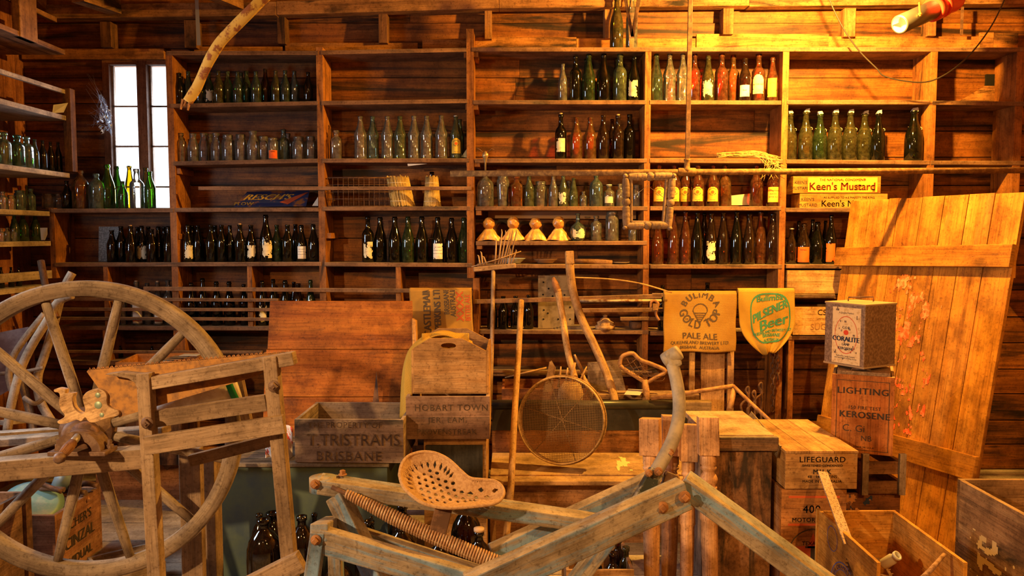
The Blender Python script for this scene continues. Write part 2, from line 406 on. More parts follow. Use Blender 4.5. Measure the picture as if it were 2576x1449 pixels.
B().hexa([W(2412, 255, 5.32), W(2568, 255, 5.32), W(2568, 255, 5.34), W(2412, 255, 5.34), W(2478, 216, 5.32), W(2550, 216, 5.32), W(2550, 216, 5.34), W(2478, 216, 5.34)]).build('patch_board', wood('fascia', (1, 1, 1), (0, 0, 0)), wall)
B().box(xat(2480, 5.33, 200), xat(2562, 5.33, 200), 5.325, 5.342, zat(217, 5.33), zat(187, 5.33)).build('wall_gap', plain('black_gap', (.006, .004, .003), .9), wall)
B().box(xat(2512, 5.31, 200), xat(2530, 5.31, 200), 5.312, 5.33, zat(217, 5.32), zat(190, 5.32), 2).build('batten', greywood, wall)
# side, rear, floor, ceiling
wl = thing('wall_left', None, None, (XL, 2, 0)); tag(wl, kind='structure')
b = B(); y = YB
dr = (2.8, 3.5)       # window opening in the left wall, nearer than the picture's edge
while y < YW:
    h = U(.115, .15); y1 = min(y + h, YW)
    if y1 < dr[0] or y > dr[1]: b.box(XL - .02, XL + U(-.002, .002), y + .0015, y1 - .0015, 0, ZC, 2)
    else: b.box(XL - .02, XL, y + .0015, y1 - .0015, 2.2, ZC, 2).box(XL - .02, XL, y + .0015, y1 - .0015, 0, 1.3, 2)
    y = y1
b.build('wall_boards', redwood, wl)
b = B()
for y0, y1, z0, z1 in ((YB, dr[0], 0, ZC), (dr[1] + .1, YW + .1, 0, ZC), (dr[0], dr[1] + .1, 2.2, ZC), (dr[0], dr[1] + .1, 0, 1.3)): b.box(XL - .05, XL - .02, y0, y1, z0, z1)
b.build('outer_cladding', darkwood, wl)
for n, bx in (('wall_right', (XR, XR + .06, YB, YW + .1, 0, ZC)), ('wall_rear', (XL - .1, XR + .1, YB - .06, YB, 0, ZC)), ('ceiling', (XL - .1, XR + .1, YB - .1, YW + .1, ZC, ZC + .06))):
    tag(B().box(*bx).build(n, beamwood if n != 'ceiling' else darkwood), kind='structure')
b = B(); y = YB
while y < YW:
    y1 = min(y + .135, YW); cuts = [XL - .05, U(-2, 0), U(.5, 3), XR + .05]
    for a, c in zip(cuts, cuts[1:]): b.box(a + .001, c - .001, y + .0018, y1 - .0018, -.03, U(-.001, .001), 0)
    y = y1
b.build('floor', floorwood)['kind'] = 'structure'
tag(B().box(XL - .1, XR + .1, YB - .1, YW + .1, -.09, -.031).build('trim_1', darkwood), kind='structure')
b = B()
for a, c, w in ((W(195, -15, 4.9), W(290, 18, 5.2), .09), (W(540, -15, 4.9), W(600, 10, 5.2), .07), (W(60, -30, 4.9), W(100, 10, 5.2), .08)): b.beam(a, c, w, w)
tag(b.build('trim_2', beamwood), kind='structure')
# ------------------------------------------------ the window
win = thing('window_1', None, None, ((wx0 + wx1) / 2, YW, wz0)); tag(win, kind='structure')
fw = wood('window_joinery', (.22, .09, .04), (.1, .04, .02), (.3, .14, .07), knots=False)
X = lambda px: xat(px, YW, 300)
b = B()
b.box(wx0, X(283), YW - .03, YW + .06, wz0, wz1, 2); b.box(X(426), wx1, YW - .03, YW + .06, wz0, wz1, 2)
b.box(X(353), X(377), YW - .04, YW + .06, wz0, wz1, 2)
b.box(wx0, wx1, YW - .031, YW + .06, zat(165, YW), wz1, 0); b.box(wx0, wx1, YW - .06, YW + .06, wz0 - .03, wz0 + .012, 0)
b.build('window_frame', fw, win, bevel=.003)
b = B(); e = .011
for a, c in ((283, 353), (377, 426)):
    for p in (267, 368, 470): b.box(X(a), X(c), YW + .01, YW + .03, zat(p, YW) - e / 2, zat(p, YW) + e / 2, 0)
    for p in (a + 1.5, c - 1.5): b.box(X(p) - .006, X(p) + .006, YW + .01, YW + .03, wz0, zat(165, YW), 2)
b.build('glazing_bar', wood('bar', (.42, .30, .22), (.25, .16, .11), knots=False), win)
b = B()
for a, c in ((283, 353), (377, 426)): b.box(X(a), X(c), YW + .018, YW + .021, wz0, zat(165, YW))
b.build('pane', glass('window_glass', (.97, .98, 1), .03), win)
tag(B().box(-14, 14, 12, 12.1, -1, 1.0).build('trim_3', plain('outside_ground', (.5, .55, .45), .9)), kind='structure')
# ================================================= SHELVING
def post(par, px, p0, p1, w=16, Y0=YF, Y1=5.33, m=None, pyr=400):
    x = xat(px, Y0, pyr); w = S(w, Y0)
    # front edge strip grey-brown like the shelf edges, faces orange
    B().box(x - w / 2, x + w / 2, Y0, Y1, zat(p1, Y0), zat(p0, Y0), 2).build('upright', m or sidewood, par, bevel=.002)
def shelf(par, a, c, ya, yc, Y0=YF - .004, Y1=5.335, th=.026, m=None, name='shelf'):
    p0, p1 = W(a, ya, Y0), W(c, yc, Y0)
    B().hexa([(p0.x, Y0, p0.z - th), (p1.x, Y0, p1.z - th), (p1.x, Y1, p1.z - th), (p0.x, Y1, p0.z - th),
              (p0.x, Y0, p0.z), (p1.x, Y0, p1.z), (p1.x, Y1, p1.z), (p0.x, Y1, p0.z)], 0).build(name, m or shelfwood, par, bevel=.0025)
def rail(par, a, c, ya, yc, Y0=5.075, h=9, d=.02, m=None):
    B().beam(W(a, ya, Y0), W(c, yc, Y0), d, S(h, Y0)).build('rail', m or shelfwood, par, bevel=.002)
SH = {}     # key: (px0, px1, pyL, pyR)
def sz(key, px, Y=YF):
    a, c, ya, yc = SH[key]; return zat(ya + (yc - ya) * (px - a) / (c - a), YF - .004)
UL = thing('wall_shelving', 'tall brown timber shelving beside the window, holding jars and dark wine bottles', 'shelving', (xat(640, 5.2), 5.2, 0))
UR = thing('wall_shelving', 'bright timber shelving on the right half of the back wall below the lamp', 'shelving', (xat(1800, 5.2), 5.2, 0))
for k, par, a, c, ya, yc in (
    ('a0', UL, 418, 800, 128, 128), ('a1', UL, 428, 800, 261, 254), ('a2', UL, 436, 800, 406, 399), ('a3', UL, 440, 802, 523, 522), ('a5', UL, 136, 808, 661, 659), ('a6', UL, 146, 808, 820, 822), ('a7', UL, 150, 700, 908, 910),
    ('s0', UL, 128, 436, 525, 524), ('b0', UL, 806, 1174, 127, 120), ('b1', UL, 808, 1176, 254, 249), ('b2', UL, 810, 1180, 399, 398), ('b3', UL, 812, 1183, 520, 519), ('b5', UL, 816, 1188, 660, 662), ('b6', UL, 818, 1190, 824, 826),
    ('c0', UR, 1186, 2576, 119, 119), ('c1', UR, 1190, 1626, 252, 252), ('c2', UR, 1194, 1628, 399, 399), ('c3', UR, 1196, 1630, 519, 519), ('c4', UR, 1197, 1628, 607, 606), ('c5', UR, 1200, 1632, 664, 666), ('c6', UR, 1206, 1632, 830, 831), ('c7', UR, 1206, 1660, 936, 938),
    ('d1', UR, 1634, 1966, 252, 253), ('d2', UR, 1634, 1970, 399, 401), ('d3', UR, 1636, 1966, 519, 519), ('d5', UR, 1636, 1968, 666, 666), ('d6', UR, 1636, 1980, 834, 836),
    ('e1', UR, 1980, 2340, 252, 252), ('e2', UR, 1978, 2340, 401, 404), ('e3', UR, 1976, 2340, 523, 523), ('e5', UR, 1978, 2340, 665, 667),
    ('f1', UR, 2346, 2600, 253, 256), ('f2', UR, 2342, 2600, 404, 405), ('f3', UR, 2342, 2600, 523, 523)):
    SH[k] = (a, c, ya, yc); shelf(par, a, c, ya, yc)
front = wood('upright_edges', (.34, .17, .075), (.2, .09, .04), gs=(1.2, 30), dust=.2)
for px, p0, p1, w, pr in ((428, 130, 900, 17, 262), (805, 118, 1010, 17, 252), (1183, 72, 700, 18, 400), (132, 523, 700, 14, 600), (266, 668, 830, 12, 700), (628, 666, 830, 13, 700), (1002, 666, 1000, 13, 700), (1198, 700, 1000, 16, 830), (266, 828, 1000, 13, 880), (460, 828, 1000, 14, 880)):
    post(UL, px, p0, p1, w, m=sidewood if px != 1183 else None, pyr=pr)
for px, p0, p1, w, pr in ((1628, 120, 1000, 15, 400), (1972, 120, 1060, 16, 400), (2342, 120, 700, 17, 400), (2562, 120, 700, 20, 300)): post(UR, px, p0, p1, w, pyr=pr)
for a, c, ya, yc, h in ((500, 1186, 474, 474, 9), (142, 700, 752, 755, 8), (142, 700, 778, 779, 8), (145, 700, 801, 803, 8), (362, 1148, 726, 732, 10), (150, 660, 884, 886, 7)): rail(UL, a, c, ya, yc, h=h)
for a, c, ya, yc, h in ((1194, 1664, 759, 745, 11), (1450, 1700, 781, 779, 10), (1560, 1700, 802, 801, 9), (1196, 1640, 934, 936, 6)): rail(UR, a, c, ya, yc, h=h)
rail(UR, 1640, 2100, 742, 745, h=9)
for px, py in ((1178, 268), (1196, 268), (1180, 412), (1200, 412), (1180, 534), (1204, 534), (1206, 620), (1196, 135), (1210, 845), (826, 593), (444, 595), (1174, 137), (446, 430)):
    x = xat(px, 5.11, py); z = zat(py, 5.1)
    B().box(x - .018, x + .018, 5.112, 5.33, z - .018, z + .018).build('shelf_cleat', sidewood, UL if px < 1190 else UR, bevel=.002)
# left wall shelving: boards run towards the camera
LW = thing('side_wall_shelving', 'grey dusty timber shelving running along the left wall with green bottles', 'shelving', (-3.0, 4.6, 0))
ZL = {'L1': 1.16, 'L3': .748, 'L4': .39, 'L5': .148, 'L6': -.04, 'L7': -.315}
for k, zz in ZL.items():
    xe = -2.81 if k in ('L1', 'L3', 'L4') else -2.935
    ye = 5.1 if xe > -2.9 else 5.08
    B().box(XL, xe, 3.4, ye, H + zz - .03, H + zz, 1).build('shelf', greywood if k != 'L1' else beamwood, LW, bevel=.003)
B().box(-2.83, -2.81, 3.4, 5.1, H + .885, H + .91, 1).build('rail', greywood, LW)
B().box(-2.955, -2.925, 3.4, 5.06, H - .275, H - .225, 1).build('rail', greywood, LW)
B().box(-2.85, -2.804, 4.63, 4.80, H + 1.13, 3.6, 2).build('upright', beamwood, LW, bevel=.003)
B().box(-2.83, -2.78, 5.08, 5.14, H - .1 + .5, H + .92, 2).build('upright', darkwood, LW, bevel=.003)
B().box(-2.88, -2.856, 3.4, 5.1, H + 1.33, H + 1.36, 1).build('rail', beamwood, LW)
# ================================================= BOTTLES AND JARS
GL = {'c': ('clear', (.93, .90, .84), .17), 'q': ('aqua', (.62, .88, .84), .14), 't': ('teal green', (.30, .56, .46), .10), 'g': ('green', (.10, .34, .06), .12),
      'G': ('bright green', (.32, .78, .10), .05), 'd': ('dark green', (.045, .085, .018), .035), 'o': ('olive', (.34, .32, .06), .14), 'p': ('pale green', (.58, .74, .42), .14),
      'a': ('amber', (.88, .34, .03), .15), 'r': ('red amber', (.84, .18, .012), .13), 'b': ('brown', (.34, .08, .012), .06), 'k': ('black glass', (.02, .018, .01), .03), 'y': ('yellow', (.85, .66, .05), .05)}
def gm(c): return glass('glass_' + GL[c][0].replace(' ', '_'), GL[c][1], GL[c][2])
PR = {
 'b': ('beer bottle', [(.88, 0), (1, .02), (1, .50), (.96, .57), (.80, .65), (.55, .75), (.42, .83), (.37, .95), (.44, .955), (.44, 1), (.3, 1), (.29, .9)]),
 'w': ('wine bottle', [(.90, 0), (1, .02), (1, .40), (.96, .50), (.82, .60), (.58, .71), (.43, .80), (.36, .92), (.36, .93), (.44, .935), (.43, .97), (.37, .975), (.37, 1), (.27, 1), (.26, .92)]),
 'h': ('tall slim bottle', [(.9, 0), (1, .02), (1, .38), (.94, .50), (.76, .63), (.54, .76), (.41, .88), (.38, .94), (.46, .945), (.46, .99), (.3, 1), (.28, .9)]),
 's': ('square shouldered bottle', [(.9, 0), (1, .02), (1, .58), (.97, .63), (.80, .68), (.50, .73), (.42, .77), (.37, .93), (.45, .935), (.45, 1), (.3, 1), (.28, .9)]),
 'k': ('ribbed sauce bottle', [(.9, 0), (1, .02), (1, .12), (.95, .14), (.95, .50), (1.0, .53), (1.04, .56), (.98, .59), (.72, .69), (.46, .80), (.43, .86), (.35, .88), (.33, .95), (.40, .955), (.40, 1), (.28, 1), (.27, .9)]),
 'j': ('wide mouthed jar', [(.92, 0), (1, .03), (1, .70), (.93, .78), (.72, .83), (.68, .86), (.78, .87), (.78, .90), (.72, .91), (.78, .93), (.78, .99), (.64, 1), (.62, .9)]),
 'J': ('straight preserving jar', [(.94, 0), (1, .03), (1, .80), (.93, .86), (.80, .88), (.80, .9), (.88, .91), (.88, .99), (.7, 1), (.68, .9)]),
 'm': ('medicine bottle', [(.92, 0), (1, .02), (1, .64), (.92, .71), (.55, .77), (.42, .80), (.42, .91), (.54, .92), (.54, 1), (.34, 1), (.32, .9)]),
 'l': ('milk bottle', [(.92, 0), (1, .02), (1, .50), (.9, .62), (.62, .76), (.54, .84), (.56, .93), (.66, .94), (.66, 1), (.5, 1), (.48, .9)]),
 'f': ('flagon', [(.92, 0), (1, .02), (1, .58), (.97, .66), (.84, .74), (.55, .81), (.33, .86), (.30, .92), (.38, .93), (.38, 1), (.24, 1), (.22, .9)]),
 'r': ('round flask', [(.55, 0), (.85, .08), (1, .25), (1, .38), (.85, .52), (.5, .62), (.27, .68), (.25, .95), (.33, .96), (.33, 1), (.22, 1)]),
 'v': ('tapered glass vase', [(.7, 0), (.8, .03), (.84, .3), (.95, .65), (1, .80), (.9, .9), (.78, .92), (.82, .97), (.8, 1), (.7, 1), (.68, .92)])}
paper = plain('old_paper', (.72, .64, .44), .85, col2=(.45, .33, .15), scale=30, lo=.5, hi=.75)
yelpaper = plain('yellow_paper', (.72, .50, .06), .7, col2=(.60, .36, .04), scale=12)
orpaper = plain('orange_label_paper', (.80, .13, .015), .7, col2=(.65, .09, .01), scale=12)
whitepaper = plain('white_paper', (.82, .78, .70), .8, col2=(.6, .52, .42), scale=10)
ink = plain('black_ink', (.02, .018, .015), .8); blueink = plain('blue_ink', (.02, .03, .07), .8); redink = plain('red_ink', (.6, .06, .02), .8); greenink = plain('green_ink', (.05, .22, .13), .8)
corkm = plain('cork', (.5, .32, .17), .9, col2=(.3, .17, .08), scale=60); capm = plain('metal_cap', (.5, .5, .46), .4, .8); string = plain('string', (.75, .62, .4), .9)
def cyl(o, r, a0=0):
    """wrap: x along the girth, y up; facing the camera, a0 turns it"""
    fa = math.atan2(-o.y, -o.x) + a0
    return lambda x, y: (o.x + r * math.cos(fa + x / r), o.y + r * math.sin(fa + x / r), o.z + y)
def sticker(par, o, r, z0, z1, wd, m, torn=0, arch=False, a0=0, seed=0, label=None):
    global LBL
    fn = cyl(o, r * 1.012, a0); sd = Vector((seed * 3.7, seed * 1.3, 0)); half = wd / 2
    def keep(u, v):
        if arch and v > .62:
            if ((u - .5) / .5) ** 2 + ((v - .62) / .38) ** 2 > 1: return False
        if torn:
            e = max(abs(u - .5), abs(v - .5)) * 2
            return noise.noise(Vector((u * 3.1, v * 3.1, 0)) + sd) * .9 + noise.noise(Vector((u * 9, v * 9, 5)) + sd) * .5 < (1.15 - torn) - e ** 3 * .7
        return True
    B().grid(lambda u, v: fn((u - .5) * wd, z0 + (z1 - z0) * v), 16, 22, wd, z1 - z0, keep=keep).build('paper_label', m, par, label=label); LBL = COL.objects[-1]
    return cyl(o, r * 1.022, a0)
ORD = ['first', 'second', 'third', 'fourth', 'fifth', 'sixth', 'seventh', 'eighth', 'ninth', 'tenth', 'eleventh', 'twelfth', 'thirteenth', 'fourteenth', 'fifteenth', 'sixteenth', 'seventeenth', 'eighteenth', 'nineteenth']
nb = [0]
def bottle(px, top, w, ty, co, ex, z0, Y, group, where, idx, tot, x=None):
    p = W(px, top, Y); X = p.x if x is None else x; h = p.z - z0
    dist = math.hypot(X, Y); r = S(w, Y) / 2
    kind, prof = PR[ty]; sq = 0
    if '#' in ex: sq = 5; kind = 'square gin bottle' if ty == 'm' else 'square ' + kind.replace('square ', '')
    o = Vector((X, Y, z0)); nb[0] += 1
    pf = [(0, 0)] + [(a * r, q * h) for a, q in prof]
    name = 'glass_jar' if ty in 'jJ' else 'glass_vase' if ty == 'v' else 'glass_flagon' if ty == 'f' else 'glass_bottle'
    ob = B().lathe(pf, o, n=24, sq=sq, ph=U(0, .2) if not sq else PI / 4 + U(-.15, .15) + math.atan2(X, Y) * -1).build(name, gm(co), loc=o)
    col = GL[co][0]; det = ''
    H_ = h
    if 'Y' in ex:
        fn = sticker(ob, o, r, .12 * h, .47 * h, r * 1.75, yelpaper, arch=True, torn=.25 if 'T' in ex else 0, seed=nb[0]); det = ' with yellow arched label'
        t = B(); t.arctext('BULIMBA', lambda x, y: fn(x, y + .33 * h), r * .58, r * .24, 90, .02); t.arctext('GOLD TOP', lambda x, y: fn(x, y + .36 * h), r * .62, r * .26, 270, .02, inv=True)
        t.text('PALE ALE', lambda x, y: fn(x, y + .15 * h), r * .2); t.build('lettering', blueink, LBL)
        B().grid(lambda u, v: fn(math.cos(u * 2 * PI) * v * r * .26, math.sin(u * 2 * PI) * v * r * .26 + .345 * h), 12, 2).build('label_emblem', orpaper, LBL)
    elif 'X' in ex:
        fn = sticker(ob, o, r, .10 * h, .46 * h, r * 1.7, yelpaper, seed=nb[0]); det = ' with big rectangular yellow label'
        t = B()
        for s_, yy, q in (('CASTLEMAINE', .36, .26), ('XXXX', .28, .34), ('BITTER ALE', .21, .26)): t.text(s_, lambda x, y: fn(x, y + yy * h), r * q, .02)
        t.build('lettering', redink, LBL)
    elif 'I' in ex:
        fn = sticker(ob, o, r, .16 * h, .56 * h, r * 1.7, paper, arch=True, torn=.2, seed=nb[0]); det = ' with cream arched label'
        B().text('BITTER ALE', lambda x, y: fn(x, y + .34 * h), r * .3, .02).build('lettering', ink, LBL)
    elif 'R' in ex:
        fn = sticker(ob, o, r, .09 * h, .36 * h, r * 1.7, whitepaper, seed=nb[0]); det = ' with white label'
        B().text('Red', lambda x, y: fn(x, y + .22 * h), r * .4, .01).build('lettering', redink, LBL)
    elif 'V' in ex:
        fn = sticker(ob, o, r, .10 * h, .52 * h, r * 1.55, yelpaper, torn=.12, seed=nb[0], label='oval yellow label'); det = ' with oval yellow label'
        t = B()
        t.arctext('BITTER', lambda x, y: fn(x, y + .34 * h), r * .5, r * .22, 90, .02); t.build('lettering', redink, LBL)
    elif 'O' in ex:
        fn = sticker(ob, o, r, .05 * h, .42 * h, r * 1.8, orpaper, torn=.3 if 'T' in ex else 0, seed=nb[0]); det = ' with torn orange label' if 'T' in ex else ' with bright orange label'
        if 'T' not in ex: B().text('KING', lambda x, y: fn(x, y + .33 * h), r * .36, .02).build('lettering', ink, LBL)
    elif 'S' in ex:
        fn = sticker(ob, o, r, .05 * h, .48 * h, r * 1.6, whitepaper, seed=nb[0]); det = ' with white and orange label'
        B().text('Stella', lambda x, y: fn(x, y + .36 * h), r * .4, .02).build('lettering', ink, LBL)
        B().grid(lambda u, v: fn((u - .5) * r * 1.6, (.10 + .06 * v) * h), 6, 1).build('label_band', orpaper, LBL)
    elif 'P' in ex:
        sticker(ob, o, r, .08 * h, .42 * h, r * 1.6, whitepaper, torn=.2, seed=nb[0]); det = ' with printed cream label'
        fn = cyl(o, r * 1.022)
        t = B(); [t.text(s_, lambda x, y: fn(x, y + yy * h), r * .2) for s_, yy in (('DRY SHERRY', .33), ('HUNTER VALLEY', .26), ('NEW SOUTH WALES', .19))]; t.build('lettering', ink, LBL)
    elif 'L' in ex:
        sticker(ob, o, r, .16 * h, .46 * h, r * 1.6, paper, seed=nb[0], torn=.12); det = ' with tan paper label'
    elif 'T' in ex:
        sticker(ob, o, r, .08 * h, .45 * h, r * 1.7, paper, torn=.62, seed=nb[0], a0=U(-.3, .3)); det = ' with flaking label scraps'
    nr = prof[-2][0] * r
    if 'C' in ex: B().lathe([(0, h * 1.0), (nr * 1.5, h * 1.0), (nr * 1.5, h * 1.03), (0, h * 1.03)], o, n=14).build('cap', whitepaper, ob); det = det or ' with white cap'
    if 'K' in ex: B().lathe([(0, h * .97), (nr * .85, h * .97), (nr * .95, h * 1.03), (0, h * 1.035)], o, n=12).build('cork', corkm, ob); det = det or ' with cork stopper'
    if 'M' in ex: B().lathe([(0, h * 1.0), (nr * 1.55, h * .97), (nr * 1.5, h * 1.005), (0, h * 1.01)], o, n=14).build('cap', capm, ob)
    if 'A' in ex:       # folded paper plug and a string round the neck
        det = ' with paper plug and neck string'
        t = B(); q = U(-.5, .5); s_ = nr * 1.2
        t.box(o.x - s_, o.x + s_ * (1 + q), Y - s_, Y + s_, z0 + h * .985, z0 + h * 1.0); t.hexa([(o.x - s_, Y - s_, z0 + h), (o.x + s_, Y - s_, z0 + h), (o.x + s_, Y + s_, z0 + h), (o.x - s_, Y + s_, z0 + h),
            (o.x - s_ * .7 + q * .02, Y - s_ * .5, z0 + h * 1.05), (o.x + s_ * 1.1 + q * .02, Y - s_ * .5, z0 + h * 1.07), (o.x + s_ + q * .02, Y + s_ * .5, z0 + h * 1.05), (o.x - s_ * .6 + q * .02, Y + s_ * .5, z0 + h * 1.04)])
        t.build('paper_plug', whitepaper, ob)
        t = B(); rr = r * .62; t.tube([(o.x + rr * math.cos(a * PI / 8), Y + rr * math.sin(a * PI / 8), z0 + h * .68 + .006 * math.sin(a * PI / 8 + q)) for a in range(16)], .0014, n=5, closed=True)
        t.tube([(o.x + rr, Y - .01, z0 + h * .68), (o.x + rr + .008, Y - .015, z0 + h * .66), (o.x + rr + .005, Y - .02, z0 + h * .62)], .0014, n=5)
        t.build('neck_string', string, ob)
    wh = where; art = col + ' ' + kind
    lab = f"{art}{det}, {ORD[idx]} from left {wh}"
    if len(lab.split()) > 16: lab = f"{art}{det.replace(' with', ',')}, {ORD[idx]} from left {wh}"
    if len(lab.split()) > 16: lab = f"{art}, {ORD[idx]} from left {wh}"
    tag(ob, lab, 'jar' if ty in 'jJ' else 'vase' if ty == 'v' else 'bottle', group)
    return ob
def row(key, spec, group, where, Y=5.165):
    items = []
    for it in spec.split():
        a = it.split(','); items.append((float(a[0]), float(a[1]), float(a[2]), a[3], a[4], a[5] if len(a) > 5 else ''))
    items.sort(key=lambda t: t[0])
    last = {}
    for i, (px, top, w, ty, co, ex) in enumerate(items):
        z0 = (sz(key, px) if isinstance(key, str) else key) + .0008
        lane = '*' in ex; off = U(-.006, .006)
        if lane in last and px - last[lane][0] < (w + last[lane][1]) / 2 * 1.01:
            off = .032 if last[lane][2] < .01 else -.032
        last[lane] = (px, w, off)
        yy = Y + (.115 if lane else 0) + (off if not lane else min(0, off))
        bottle(px, top, w, ty, co, ex, z0, yy, group, where, i, len(items))
row('a1', '450,184,25,b,d 473,180,24,b,t 502,190,24,b,t 524,182,25,b,t,T 549,179,25,b,o 572,180,25,b,q 597,181,25,b,t 606,183,24,b,q,* 619,179,25,b,t 643,180,25,b,t 667,174,23,b,b 693,178,23,b,o 717,178,24,b,t 740,179,24,b,q 775,182,23,b,k',
    'small bottles on the highest shelf left', 'on highest shelf beside window')
row('a2', '455,335,25,m,c 485,336,27,l,c 512,335,28,l,c 528,338,22,m,c,* 543,335,26,l,c 573,339,31,j,c 605,338,30,j,c 636,330,30,l,c 662,343,29,j,c 686,347,25,J,c,O 713,326,30,s,q 724,336,24,m,c,* 751,344,33,j,c 781,343,29,j,c', 'clear jars on the second shelf', 'on jar shelf right of window')
row('b2', '846,328,25,m,c,# 906,293,31,k,c 937,293,31,k,q 974,293,31,k,c 1006,293,31,k,p 1041,292,31,k,c 1073,292,31,k,c 1110,291,31,k,c 1147,291,28,k,p,YM 1157,300,22,b,p,*', 'sauce bottles on the middle shelf', 'on sauce bottle shelf')
row('a5', '471,565,27,w,d,T 483,567,24,b,d,* 497,567,27,b,d 530,566,27,b,d 541,567,24,b,d,* 557,566,26,b,d 578,567,25,w,d 603,565,27,b,d,K 631,566,27,b,k,T 668,540,32,w,k,T 696,566,25,b,g 723,565,28,b,d 743,564,24,b,k,* 758,566,28,w,d,P 788,564,28,w,d', 'dark wine bottles below the blue tin sign', 'below blue tin sign')
row('b5', '925,545,30,s,d,T 956,546,33,w,d 993,545,33,w,d 1026,545,32,w,g 1061,544,32,w,d 1101,546,32,w,d,P 1136,548,31,w,k 1167,547,32,w,g', 'dark wine bottles below the straw sleeves', 'below straw bottle sleeves')
row('a5', '281,579,26,b,k 304,569,26,b,k 328,569,29,w,k,K 346,571,24,b,k,* 356,568,27,w,d,T 373,570,24,b,k,* 381,576,27,b,k 398,570,27,w,k 412,571,22,b,k,* 423,569,27,w,d', 'black bottles below the window sill', 'on shelf under window')
row('s0', '167,455,24,b,d 201,429,41,f,a 241,437,38,f,q 269,414,36,w,G 308,456,24,b,g 343,425,34,s,c 376,432,27,b,G', 'coloured bottles on the window sill', 'on window sill')
row('s0', '293,418,31,w,g 325,417,26,h,y 366,422,25,h,y', 'coloured bottles behind on the window sill', 'at back of window sill', Y=5.29)
row('s0', '122,487,32,J,c 146,487,22,j,c', 'jars at the left end of the window sill', 'at left end of window sill', Y=5.2)
row('a6', '307,720,20,m,c 343,709,30,s,c,SK 370,712,25,b,c 396,710,25,b,c,SK 422,705,27,b,c 480,711,28,w,k 509,700,28,w,k 544,708,28,w,d 576,708,28,w,d 613,715,22,b,k', 'bottles behind the thin wooden rails', 'behind thin rails above wheel')
row('a6', '659,706,26,w,d,T 687,702,26,w,d 717,705,29,w,d 739,709,22,b,b,* 750,713,27,b,b 781,704,26,w,g', 'dark bottles above the big plank panel', 'above big plank panel')
row('a7', '302,870,14,b,k 382,871,14,b,k 412,871,14,b,k 440,871,14,b,k', 'small black bottles on the lowest shelf', 'on lowest shelf behind wheel', Y=5.25)
row('c1', '1416,161,22,b,c 1448,141,29,s,d 1475,148,26,w,g,* 1481,136,34,w,g 1519,136,34,w,k 1553,148,24,b,p,* 1560,136,34,s,p 1596,142,32,w,d,T', 'green bottles on the top right shelf', 'among green bottles under lamp')
row('d1', '1651,137,34,w,t 1685,137,32,k,c 1718,136,30,k,c 1748,137,28,s,r 1782,141,32,w,o,T 1816,137,33,s,r 1845,141,30,s,a 1875,147,30,b,b,R 1909,137,33,s,r,I 1944,145,30,w,r,V', 'bottles on the top shelf right of the iron rod', 'on brightest top shelf')
row('c2', '1411,288,29,s,k,LK 1450,296,31,b,a 1485,296,31,b,a 1518,290,29,b,b 1540,300,22,b,b,* 1555,291,30,s,b,K 1584,288,30,s,k', 'brown bottles on the second right shelf', 'on brown bottle shelf')
row('c0', '1552,-8,33,w,o 1590,-12,29,b,c', 'two bottles standing above the shelving', 'on top of shelving', Y=5.16)
row('e2', '1989,285,33,w,o,A 2028,281,36,w,o,A 2064,287,35,w,g,A 2102,283,38,w,o,A 2140,283,37,w,o,A 2176,286,37,w,o,A 2211,285,33,w,d,A 2301,279,43,w,d,A', 'olive wine bottles with paper plugs', 'among paper plugged bottles')
row('c3', '1221,435,42,f,c 1265,443,32,v,c 1300,443,30,m,a,# 1331,441,26,b,p 1360,456,34,j,c 1392,441,23,b,c 1417,440,25,w,p,T 1432,455,20,m,c,* 1443,448,22,h,p 1468,482,20,m,c 1500,440,34,f,q 1532,466,28,m,c,LC 1560,463,22,m,c 1602,465,22,j,c', 'glassware below the long pipe', 'on glassware shelf below long pipe')
row('d3', '1659,416,34,b,r,Y 1697,416,32,b,r,Y 1725,416,33,b,r,Y 1756,416,33,b,r,YT 1794,416,33,b,r,Y 1824,416,32,b,a 1904,416,33,b,r 1947,414,34,b,r,X', 'amber beer bottles with yellow labels', 'on amber beer bottle shelf')
row('c4', '1454,537,40,r,q,T 1500,543,27,m,c 1540,532,33,J,c 1592,560,22,m,c', 'glassware beside the frilled ornaments', 'right of frilled gold ornaments')
row('d5', '1655,553,31,h,r 1695,536,29,h,r 1725,530,29,h,r 1755,533,30,h,d 1772,535,24,h,k,* 1790,535,29,h,b,T 1820,532,29,h,b 1854,531,30,h,d 1886,537,31,h,b 1914,531,29,h,r 1945,536,32,h,b', 'tall dark bottles under the amber row', 'on tall dark bottle shelf')
row('e5', '1992,575,25,b,b,M 2010,556,24,w,k,* 2023,562,34,w,b,O 2045,552,24,w,k,* 2057,558,34,w,d 2077,555,22,w,k,* 2092,540,27,w,k,OT', 'bottles left of the leaning door', 'beside leaning door')
row('c6', '1238,742,26,b,k 1266,745,26,b,k 1297,745,26,b,k 1330,742,24,b,k', 'black bottles behind the hay rake', 'behind hay rake')
row('d6', '1780,711,26,b,k 1667,718,22,b,k', 'black bottles above the printed sack', 'just above printed sack')
